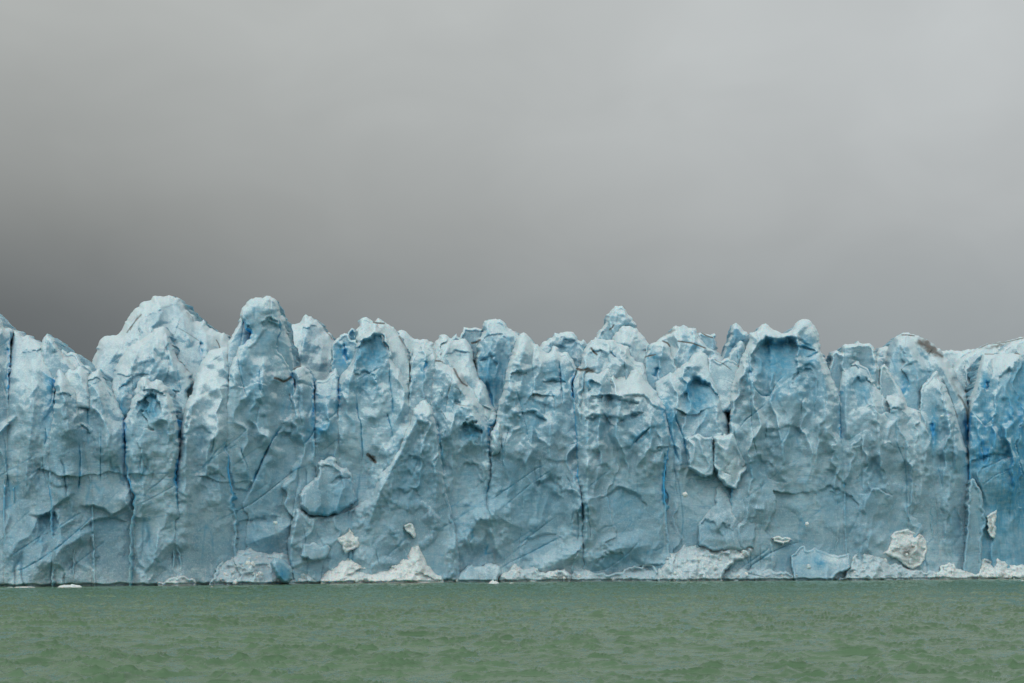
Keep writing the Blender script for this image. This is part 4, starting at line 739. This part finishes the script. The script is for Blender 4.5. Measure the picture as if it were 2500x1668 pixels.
def body(name, key, P, off, r, T, crown, lean, seed, front=True, amp=1.0, thick=12., mat=None, step=1.85, tints=(0, 0, 0), edge=2.9, solid=False, slope=0., grain=0., conform=False, base_fade=True, rimw=.10):
    """a solid piece of ice: outline, rounded edges, modelled front, back and sides"""
    P = roughen(P, True, edge, seed)
    if front and not solid:          # neighbours grow into one another below their free tops
        area = np.sum(P[:, 0] * np.roll(P[:, 1], -1) - np.roll(P[:, 0], -1) * P[:, 1])
        tg = np.roll(P, -1, 0) - np.roll(P, 1, 0); tg /= np.hypot(tg[:, 0], tg[:, 1])[:, None] + 1e-6
        nx = tg[:, 1] * np.sign(area); steep = np.abs(tg[:, 1]) > .75
        P[:, 0] += np.where(steep, nx, 0) * 4.5 * sstep(930, 1040, P[:, 1])
    r = r * (.55 if front else .42)
    u0, u1, v0, v1 = P[:, 0].min() - 3, P[:, 0].max() + 3, P[:, 1].min() - 3, P[:, 1].max() + 3
    U, V = np.meshgrid(np.arange(u0, u1 + step, step), np.arange(v0, v1 + step, step))
    cap = max(60., r + 4)
    D, S, TT = seg_dist(U, V, P, True, cap)
    ins = inside(U, V, P)
    # snap the outer ring of grid points onto the outline
    near = (~ins) & (D < 1.6 * step)
    sd = np.where(ins, D, -D)
    gy, gx = np.gradient(sd, step)
    gl = np.hypot(gx, gy) + 1e-6
    Us = np.where(near, U + gx / gl * D, U); Vs = np.where(near, V + gy / gl * D, V)
    ok = ins | near
    d = np.where(ins, D, 0.0)
    cell = ok[:-1, :-1] & ok[1:, :-1] & ok[:-1, 1:] & ok[1:, 1:]
    cell &= (ins[:-1, :-1] | ins[1:, :-1] | ins[:-1, 1:] | ins[1:, 1:])
    # depth below the top edge in every column
    top = np.where(ins.any(0), V[np.argmax(ins, 0), np.arange(U.shape[1])], v1)
    k = np.ones(9) / 9.; topS = np.convolve(np.pad(top, 4, mode='edge'), k, mode='valid')
    dt = np.clip(V - topS[None, :], 0, None)
    fade = 1 - .80 * sstep(1180, 1400, V) if base_fade else 1.0
    rr = r * (1 + .35 * fbm(U / 40., V / 40., seed + 3, 2))
    q = np.clip(1 - d / np.maximum(rr, 2), 0, 1)
    prof = 1 - np.sqrt(np.clip(1 - q * q, 0, 1))
    # joints between neighbouring towers open and close; only the tops are fully free
    joint = .10 + .90 * sstep(-.1, .55, fbm(U / 60. + 3, V / 75., 71, 2) + .35 - .9 * sstep(930, 1230, V))
    free = .75 * np.exp(-dt / 45.) if base_fade else 1.0
    if solid or not base_fade: joint = joint * 0 + 1
    Tm = T * np.maximum(joint * (.30 if base_fade and not solid else 1.0), free)
    Y0 = ybase(U)
    X0, _, Z0 = world(U, V, Y0 + off)
    H, blue, white, dirt = relief(U, V, key, front, seed)
    rf = rough_field(X0, Z0, seed if not front else 50, amp)
    away = Tm * prof + (2.2 * (1 - .6 * sstep(1000, 1300, V)) * np.clip(1 - d / 26., 0, 1) ** 2 if front and not solid else 0) + crown * np.exp(-dt / 38.) + (lean * np.clip((1400 - V) / 500., 0, 1.2) + 1.8 * lean * np.clip((1090 - V) / 250., 0, 1.4) ** 1.3 if front and not solid else 3.0 * lean * np.clip((1010 - V) / 300., 0, 1.3))
    away = away + slope * np.clip(P[:, 1].max() - 30 - V, 0, None)
    if grain:
        c1, c2, cv = worley(X0 / 1.5, Z0 / 1.3, seed); e1, _, _ = worley(X0 / .6, Z0 / .55, seed + 1)
        pa, pva = planes(X0 / 1.9, Z0 / 1.5, seed, 1.2); pb, pvb = planes(X0 / .85, Z0 / .7, seed + 2, 1.2)
        rf = rf * (1 if conform else .8) + grain * (1.5 * pa + .8 * pb) + .35 * grain * (1.0 * (cv - .5) * sstep(0, .2, c2 - c1) - .8 * c1 - .45 * e1 + .5 * fbm(X0 / .5, Z0 / .5, seed + 2, 2))
    if front and (conform or not solid): rf = rf + .9 * sstep(1080, 1260, V) * fbm(X0 / 17., Z0 / 13., 301, 2); rf = rf * (1 - .22 * sstep(1080, 1260, V) * sstep(380, 480, U))
    edgefade = sstep(0, 10, d) * .8 + .2
    offf = off * (1 - .5 * sstep(1250, 1420, V)) if base_fade and not solid else off
    Y = Y0 + offf + away - H * edgefade - rf * edgefade
    Zt = HC + (VH - V) / F * Y
    if base_fade: Y = Y + 1.5 * (1 - sstep(.25, .75, Zt + .25 * fbm(X0 / 3, X0 / 7, 3, 2)))      # melt notch at the waterline
    X, Y, Z = world(Us, Vs, Y)
    # snow and weathered crust lie on ledges and slopes that face up; pale rims paint in sky light
    gyv, gxu = np.gradient(np.where(ok, Y, np.nan), step); mpx = Y0 / F
    sl = np.nan_to_num(-gyv / mpx * 1.0)                 # >0 : surface runs back as it rises
    ledge = sstep(.35, 1.3, sl) * (.35 + .65 * sstep(1330, 1000, V))
    paler = sstep(1150, 860, V) * .10 * (front or 0) + (0 if front else .06)  # whiter towards the top, and slightly on pieces behind the front
    # tints
    up = np.exp(-dt / 26.)
    if front and not solid: blue = np.maximum(blue, 1.0 * sstep(.05, .5, prof) * sstep(8, 36, dt) * sstep(1330, 1150, V))  # blue cleft edges, brightened in colour as if lit through the ice
    white = np.maximum(white, rimw * np.exp(-d / 5.) * (V < 1250) + .28 * up * (.6 + .8 * fbm(U / 25., V / 25., 88, 2)))  # thin outline rims paint in sky light; crests are whitened too
    blue = np.maximum(blue, tints[0]); white = np.maximum(white, tints[1]); dirt = np.maximum(dirt, tints[2])
    tv = RF['t']; blue = np.maximum(blue, RF['l'] * (0 if grain else 1)); white = white + (.42 * sstep(1362, 1410, V + 14 * fbm(U / 18., V / 18., 93, 3)) if front and not solid else 0); white = np.clip(white + .50 * ledge + paler, 0, 1.2) * (1 - .85 * RF['f']); blue = blue + np.clip(tv, 0, 1) * .22; white = white + np.clip(-tv, 0, 1) * .5
    idx = np.full(U.shape, -1); use = np.zeros(U.shape, bool)
    for a in (slice(None, -1), slice(1, None)):
        for b in (slice(None, -1), slice(1, None)):
            use[a, b] |= cell
    idx[use] = np.arange(use.sum())
    quad = np.stack([idx[:-1, :-1][cell], idx[1:, :-1][cell], idx[1:, 1:][cell], idx[:-1, 1:][cell]], 1)
    co = np.stack([X[use], Y[use], Z[use]], 1); col = np.stack([blue[use], white[use], dirt[use]], 1)
    # rim edges -> sides and back
    e = np.concatenate([quad[:, [0, 1]], quad[:, [1, 2]], quad[:, [2, 3]], quad[:, [3, 0]]])
    n = len(co); kf = e[:, 0].astype(np.int64) * n + e[:, 1]; kr = e[:, 1].astype(np.int64) * n + e[:, 0]
    rim = e[~np.isin(kf, kr)]
    rv = np.unique(rim); mp_ = np.full(n, -1); mp_[rv] = np.arange(len(rv))
    cen = co.mean(0); allc = [co]; allk = [col]; faces = [quad]
    prev = None
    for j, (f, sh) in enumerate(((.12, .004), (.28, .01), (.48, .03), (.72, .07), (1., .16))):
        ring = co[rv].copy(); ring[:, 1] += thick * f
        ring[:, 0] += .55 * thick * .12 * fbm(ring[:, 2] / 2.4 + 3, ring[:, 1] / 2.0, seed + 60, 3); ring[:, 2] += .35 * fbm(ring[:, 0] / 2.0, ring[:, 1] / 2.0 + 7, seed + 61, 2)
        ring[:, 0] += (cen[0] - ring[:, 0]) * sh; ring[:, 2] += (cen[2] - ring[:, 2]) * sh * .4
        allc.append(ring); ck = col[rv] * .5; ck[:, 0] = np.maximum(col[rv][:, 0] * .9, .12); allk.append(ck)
        cur = n + j * len(rv)
        A = rim[:, 0] if prev is None else prev + mp_[rim[:, 0]]; B = rim[:, 1] if prev is None else prev + mp_[rim[:, 1]]
        faces.append(np.stack([B, A, cur + mp_[rim[:, 0]], cur + mp_[rim[:, 1]]], 1)); prev = cur
    cc = cen.copy(); cc[1] = co[rv][:, 1].mean() + thick * 1.15
    allc.append(cc[None]); allk.append(np.zeros((1, 3)))
    ci = n + 5 * len(rv)
    faces.append(np.stack([prev + mp_[rim[:, 1]], prev + mp_[rim[:, 0]], np.full(len(rim), ci)], 1))
    org = np.array([cen[0], Y[use].mean(), 0.0])
    verts = np.concatenate(allc) - org
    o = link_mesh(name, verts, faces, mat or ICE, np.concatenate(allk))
    o.location = org
    return o

# ------------------------------------------------------------------ build the ice
MADE = {}
for i, t in enumerate(TOWERS):
    key, name, cat, group, label, off, r, T, crown, lean, kw, p = t
    kw = dict(kw)
    o = body(name, key, pts(p), off, r, T, crown, lean, 100 + i * 7, **kw)
    tag(o, label, cat, group); MADE[key] = o

# ------------------------------------------------------------------ the mass of ice behind the front
def glacier_body():
    us = np.arange(-700, 3300, 12.); rows = []
    prof = [(7.5, -3.), (7.5, 8.), (7.8, 16.), (8.5, 23.), (10.5, 29.), (14., 33.), (22., 35.), (35., 35.), (60., 36.), (100., 37.), (160., 38.), (260., 39.), (420., 40.)]
    vs = []
    for dy, z in prof:
        Y = ybase(us) + dy; X = (us - 1250) / F * (ybase(us) + 3) * (1 + dy / 900.)
        zz = np.full(us.shape, z)
        n = fbm(X / 14, Y / 14 + z / 5, 900, 3)
        if z > 30: zz = zz + 2.0 * n
        else: Y = Y + 1.0 * n
        vs.append(np.stack([X, Y, zz], 1))
    vs = np.concatenate(vs); n = len(us); m = len(prof)
    a = (np.arange(m - 1)[:, None] * n + np.arange(n - 1)[None]).ravel()
    f = np.stack([a, a + 1, a + n + 1, a + n], 1)
    col = np.zeros((len(vs), 3)); zc = vs[:, 2]
    col[:, 0] = np.interp(zc, [0, 16, 26, 33, 36], [.1, .3, .95, 1., .25])
    o = link_mesh('glacier', vs, [f], ICE, col)
    tag(o, kind='structure')
glacier_body()

# ------------------------------------------------------------------ floes and loose chunks
def floe(name, label, cat, group, u, w, h, depth, back=0., seed=0, seglen=None, mat=None, v=None, zlift=0):
    """low, uneven slab of ice afloat (or a chunk lying on the ice)"""
    Y = (HC * F / (v - VH)) if v else ybase(u) - back
    X = (u - 1250) / F * Y; n = 56; m = 14
    th = np.linspace(0, 2 * np.pi, n, endpoint=False)
    rr = 1 + .16 * np.sin(th * 2 + seed) + .12 * np.sin(th * 5 + seed * 2.1) + .07 * np.sin(th * 9 + seed)
    vs = []
    for j in range(m):
        f = j / (m - 1)
        sc = math.cos(f * math.pi / 2) ** .45 if f < 1 else 0.02
        x = np.cos(th) * rr * sc * w / 2; y = np.sin(th) * rr * sc * depth / 2
        bump = fbm(x / (w * .16) + seed, y / 1.3 + f * 1.3, seed + 3, 3)
        z = np.full(n, f ** .8 * h) * (1 + .55 * bump) - .25 * (1 - f)
        x = x * (1 + .05 * bump)
        vs.append(np.stack([x, y, z + zlift], 1))
    vs = np.concatenate(vs)
    a = (np.arange(m - 1)[:, None] * n + np.arange(n)[None]); b = (np.arange(m - 1)[:, None] * n + (np.arange(n)[None] + 1) % n)
    f4 = np.stack([a.ravel(), b.ravel(), (b + n).ravel(), (a + n).ravel()], 1)
    capf = np.arange((m - 1) * n, m * n)[None]; bot = np.arange(n)[None, ::-1]
    col = np.tile(np.array([[0.02, .85, 0.]]), (len(vs), 1))
    o = link_mesh(name, vs, [f4, capf, bot], mat or SNOW, col); o.location = (X, Y, 0)
    tag(o, label, cat, group); return o

for a in FLOES: floe(**a)

# angular pieces lying on the heaps of crushed ice
def fragments():
    rng = np.random.RandomState(4); protos = []
    for k in range(4):
        n, m_ = 9, 5; th = np.linspace(0, 2 * np.pi, n, endpoint=False); vs = []
        for j in range(m_):
            ph = math.pi * (j + .5) / m_
            vs.append(np.stack([np.sin(ph) * np.cos(th + k), .8 * np.sin(ph) * np.sin(th + k), np.full(n, .8 * math.cos(ph))], 1))
        vs = np.concatenate(vs) * (1 + rng.uniform(-.25, .3, (n * m_, 1)))
        a = (np.arange(m_ - 1)[:, None] * n + np.arange(n)[None]); b = (np.arange(m_ - 1)[:, None] * n + (np.arange(n)[None] + 1) % n)
        f4 = np.stack([a.ravel(), (a + n).ravel(), (b + n).ravel(), b.ravel()], 1)
        col = np.tile(np.array([[rng.choice([0, .15, .3]), .75, 0.]]), (len(vs), 1))
        protos.append(link_mesh('ice_fragment', vs, [f4, np.arange(n)[None], np.arange((m_ - 1) * n, m_ * n)[None, ::-1]], SNOW, col, smooth=False))
    used = set()
    for hk, cnt in (('hp1', 5), ('hp2', 26), ('hp3', 16), ('hp6', 10), ('hp12', 6), ('hp13', 10), ('hp14', 12), ('hp15', 8), ('hp16', 6), ('hp7', 26), ('hp9', 18), ('blk6', 4), ('hp8', 6)):
        o = MADE[hk]; me = o.data; co = np.empty(len(me.vertices) * 3, dtype=np.float32); me.vertices.foreach_get('co', co); co = co.reshape(-1, 3)
        co = co[: int(len(co) * .9)] + np.array(o.location, dtype=np.float32); co = co[(co[:, 2] > .1)]
        co = co[co[:, 1] < np.median(co[:, 1]) + 1.5]
        for q in co[rng.choice(len(co), cnt, replace=False)]:
            k = rng.randint(4); c = protos[k] if k not in used else protos[k].copy()
            if k in used: C.objects.link(c)
            used.add(k); sz = .18 + .75 * rng.rand() ** 3
            c.location = [float(v) for v in q]; c.scale = (sz, sz, sz * rng.uniform(.6, 1.)); c.rotation_euler = tuple(rng.uniform(0, 6, 3))
            tag(c, 'small angular fragment of white ice lying on a heap of crushed ice', 'ice fragment', 'loose fragments lying on the heaps of crushed ice')
fragments()

# small boulders of ice caught on the faces
def chunk(u, v, rad, off, label, seed, dirty=0.0):
    Y = float(ybase(u)) + off; X, _, Z = world(u, v, Y); n = 20; m = 12
    th = np.linspace(0, 2 * np.pi, n, endpoint=False); vs = []
    for j in range(m):
        ph = math.pi * (j + .5) / m
        x = np.sin(ph) * np.cos(th); y = np.sin(ph) * np.sin(th); z = np.full(n, math.cos(ph))
        k = 1 + .28 * vnoise(x * 1.7 + z + seed, y * 1.7 - z, seed) + .12 * vnoise(x * 4 + z * 3, y * 4 + seed, seed + 1)
        vs.append(np.stack([x * k * rad[0], y * k * min(rad), z * k * rad[1]], 1))
    vs = np.concatenate(vs)
    a = (np.arange(m - 1)[:, None] * n + np.arange(n)[None]); b = (np.arange(m - 1)[:, None] * n + (np.arange(n)[None] + 1) % n)
    f4 = np.stack([a.ravel(), (a + n).ravel(), (b + n).ravel(), b.ravel()], 1)
    col = np.tile(np.array([[0., .9, dirty]]), (len(vs), 1))
    o = link_mesh('ice_chunk', vs, [f4, np.arange(n)[None], np.arange((m - 1) * n, m * n)[None, ::-1]], SNOW, col)
    o.location = (X, Y, Z); tag(o, label, 'ice chunk', 'small chunks stuck on the ice faces')
for a in CHUNKS: chunk(*a)

# ------------------------------------------------------------------ the lake
def lake():
    ys = [2.0]
    while ys[-1] < 520: ys.append(ys[-1] + (.9 if ys[-1] < 45 else min(.17 + max(0, ys[-1] - 90) * .003, 1.2)))
    ys = np.array(ys); nc = 1050; s = np.concatenate([np.linspace(-2, -1, 110)[:-1], np.linspace(-1, 1, nc), np.linspace(1, 2, 110)[1:]]); nc = len(s)
    Yg, Sg = np.meshgrid(ys, s, indexing='ij'); X = np.clip(Sg, -1, 1) * (Yg * .40 + 6) + np.sign(Sg) * np.clip(np.abs(Sg) - 1, 0, 1) * 110; Y = Yg
    # wind waves: short crested, crests roughly across the view
    wx = X + 1.4 * fbm(X / 7, Y / 7, 41, 2); wy = Y + 1.4 * fbm(X / 7, Y / 7, 42, 2)
    def ridged(x, y, s, o=3):
        r = 0; a = 1.
        for k in range(o):
            r = r + a * (1 - 2 * np.abs(vnoise(x, y, s + k * 5)) ** .8); x = x * 2.1 + 7; y = y * 2.1 - 3; a *= .48
        return r
    c, sn = math.cos(R(12)), math.sin(R(12)); px = wx * c + wy * sn; py = -wx * sn + wy * c
    c2, s2 = math.cos(R(-17)), math.sin(R(-17)); qx = wx * c2 + wy * s2; qy = -wx * s2 + wy * c2
    grp = .85 + .35 * sstep(-.35, .6, fbm(X / 22, Y / 30, 43, 2))
    def crest(x, y, sd, pw=3.5):
        n = vnoise(x, y, sd) + .22 * vnoise(x * 2.7, y * 2.7, sd + 1)
        return np.clip(1 - 1.25 * np.abs(n), 0, 1) ** pw
    Z = .31 * grp * crest(px / 3.4, py / 2.2, 44, 4.6) * sstep(.0, .4, vnoise(px / 2.6, py / 2.0, 47))
    Z = Z + .125 * grp * crest(qx / 2.1, qy / 1.3, 48, 3.6) * sstep(-.2, .3, vnoise(qx / 1.6, qy / 1.2, 49)) + .034 * crest(wx / 1.2, wy / .6, 60, 2.5) + .006 * crest(px / .42, py / .36, 63, 2.)
    Z = Z + .22 * sstep(150, 80, Y) * crest(px / 6.5, py / 3.8, 70, 3.) * sstep(-.1, .4, vnoise(X / 9., Y / 7., 73))
    Z += .14 * fbm(X / 11, Y / 7, 52, 2)
    Z -= Z.mean()
    # calmer right at the foot of the ice
    Ub = X / Y * F + 1250; calm = 1 - .55 * sstep(45, 6, ybase(Ub) - Y)
    Z *= calm
    vs = np.stack([X.ravel(), Y.ravel(), Z.ravel()], 1); n = nc; m = len(ys)
    a = (np.arange(m - 1)[:, None] * n + np.arange(n - 1)[None]).ravel()
    f = np.stack([a, a + 1, a + n + 1, a + n], 1)
    k = len(vs); B = 3000.
    vs = np.concatenate([vs, np.array([[-B, -B, -.7], [B, -B, -.7], [B, B, -.7], [-B, B, -.7]])])
    o = link_mesh('lake_water', vs, [f, np.array([[k, k + 1, k + 2, k + 3]])], WATER)
    tag(o, kind='structure')

WATER = bpy.data.materials.new('lake_water'); t = nt(WATER)
geo = node(t, 'ShaderNodeNewGeometry'); mpn = node(t, 'ShaderNodeMapping'); mpn.inputs['Scale'].default_value = (1, 1.5, 1)
t.links.new(geo.outputs['Position'], mpn.inputs[0]); pv = mpn.outputs[0]
bs = node(t, 'ShaderNodeBsdfPrincipled')
t.links.new(mix(t, ramp(t, noise(t, geo.outputs['Position'], .05, 3, .5), .35, .65), (.078, .148, .080), (.094, .170, .096)), bs.inputs['Base Color'])
bs.inputs['Roughness'].default_value = .24; bs.inputs['IOR'].default_value = 1.33
bs.inputs['Specular IOR Level'].default_value = .48
bp = node(t, 'ShaderNodeBump'); bp.inputs['Strength'].default_value = .2; bp.inputs['Distance'].default_value = .02
t.links.new(math_(t, 'ADD', noise(t, pv, 3.2, 4, .6, .4), math_(t, 'MULTIPLY', noise(t, pv, 1.1, 3, .5, .3), .9)), bp.inputs['Height'])
t.links.new(bp.outputs[0], bs.inputs['Normal'])
out = node(t, 'ShaderNodeOutputMaterial'); t.links.new(bs.outputs[0], out.inputs[0])
lake()

# ------------------------------------------------------------------ overcast sky
SUN_EL, SUN_AZ = 58., 205.      # sun hidden behind cloud, high and behind the camera, to the left
w = bpy.data.worlds.new('World'); bpy.context.scene.world = w; w.use_nodes = True; t = w.node_tree; t.nodes.clear()
tc = node(t, 'ShaderNodeTexCoord'); dirv = tc.outputs['Generated']
def blob(u, v, k, amp=1.0):
    d = np.array([(u - 1250) / F, 1., (VH - v) / F]); d /= np.linalg.norm(d)
    vm = node(t, 'ShaderNodeVectorMath', operation='DOT_PRODUCT'); t.links.new(dirv, vm.inputs[0]); vm.inputs[1].default_value = tuple(d)
    e = math_(t, 'EXPONENT', math_(t, 'MULTIPLY', math_(t, 'SUBTRACT', vm.outputs['Value'], 1.0), k))
    return math_(t, 'MULTIPLY', e, amp)
sx = node(t, 'ShaderNodeSeparateXYZ'); t.links.new(dirv, sx.inputs[0])
el = math_(t, 'MAXIMUM', sx.outputs['Z'], 0.0)
lum = math_(t, 'ADD', SKY['base'], math_(t, 'MULTIPLY', ramp(t, sx.outputs['Z'], SKY['z0'], SKY['z1']), SKY['up']))
lum = math_(t, 'ADD', lum, math_(t, 'MULTIPLY', ramp(t, math_(t, 'MULTIPLY', sx.outputs['Y'], -1.0), -.3, .9), SKY['behind']))  # unseen sky behind the camera made brighter to light the ice front
for b in SKY['blobs']: lum = math_(t, 'ADD', lum, blob(*b))
mpw = node(t, 'ShaderNodeMapping'); mpw.inputs['Scale'].default_value = (1, 1, 1.7); t.links.new(dirv, mpw.inputs[0])
cn = noise(t, mpw.outputs[0], 2.6, 3, .45, .3); cn2 = noise(t, mpw.outputs[0], 9.0, 3, .5, .6)
lum = math_(t, 'MULTIPLY', lum, math_(t, 'ADD', .80, math_(t, 'ADD', math_(t, 'MULTIPLY', cn, .30), math_(t, 'MULTIPLY', cn2, .17))))
# slightly warm-green grey high up, bluish grey towards the right and low
colr = mix(t, ramp(t, sx.outputs['X'], -.35, .35), SKY['cl'], SKY['cr'])
colr = mix(t, ramp(t, sx.outputs['Z'], .12, .24), SKY['clow'], colr)
vm = node(t, 'ShaderNodeVectorMath', operation='SCALE'); t.links.new(colr, vm.inputs[0]); t.links.new(lum, vm.inputs['Scale'])
sky = node(t, 'ShaderNodeTexSky', sky_type='NISHITA'); sky.sun_disc = False; sky.sun_elevation = R(SUN_EL); sky.sun_rotation = R(SUN_AZ)
bg1 = node(t, 'ShaderNodeBackground'); t.links.new(vm.outputs[0], bg1.inputs[0]); bg1.inputs[1].default_value = 1.0
bg2 = node(t, 'ShaderNodeBackground'); t.links.new(sky.outputs[0], bg2.inputs[0]); bg2.inputs[1].default_value = .05
ms = node(t, 'ShaderNodeMixShader'); ms.inputs[0].default_value = .02          # the cloud cover hides nearly all of the clear sky
t.links.new(bg1.outputs[0], ms.inputs[1]); t.links.new(bg2.outputs[0], ms.inputs[2])
ow = node(t, 'ShaderNodeOutputWorld'); t.links.new(ms.outputs[0], ow.inputs[0])

sl = bpy.data.lights.new('sun', 'SUN'); sl.energy = SKY['sun']; sl.angle = R(50); sl.color = (1., .97, .92)
so = bpy.data.objects.new('sun', sl); C.objects.link(so)
az = R(SUN_AZ)
from mathutils import Vector
dv = Vector((math.sin(az) * math.cos(R(SUN_EL)), math.cos(az) * math.cos(R(SUN_EL)), math.sin(R(SUN_EL))))
so.rotation_euler = dv.to_track_quat('Z', 'Y').to_euler(); so.location = (60, -60, 120)

# ------------------------------------------------------------------ camera
cd = bpy.data.cameras.new('camera'); cam = bpy.data.objects.new('camera', cd); C.objects.link(cam)
cd.sensor_width = 36; cd.lens = 36 * F / 2500.; cd.clip_start = .5; cd.clip_end = 6000
cam.location = (0, 0, HC); cam.rotation_euler = (R(90), 0, 0)
cd.shift_y = (VH - 834.) / 2500.
sc = bpy.context.scene; sc.camera = cam
sc.view_settings.view_transform = 'Standard'; sc.view_settings.look = 'None'; sc.view_settings.exposure = 0; sc.view_settings.gamma = 1
sc.render.engine = 'CYCLES'; sc.cycles.max_bounces = 5; sc.cycles.diffuse_bounces = 4; sc.cycles.use_denoising = True
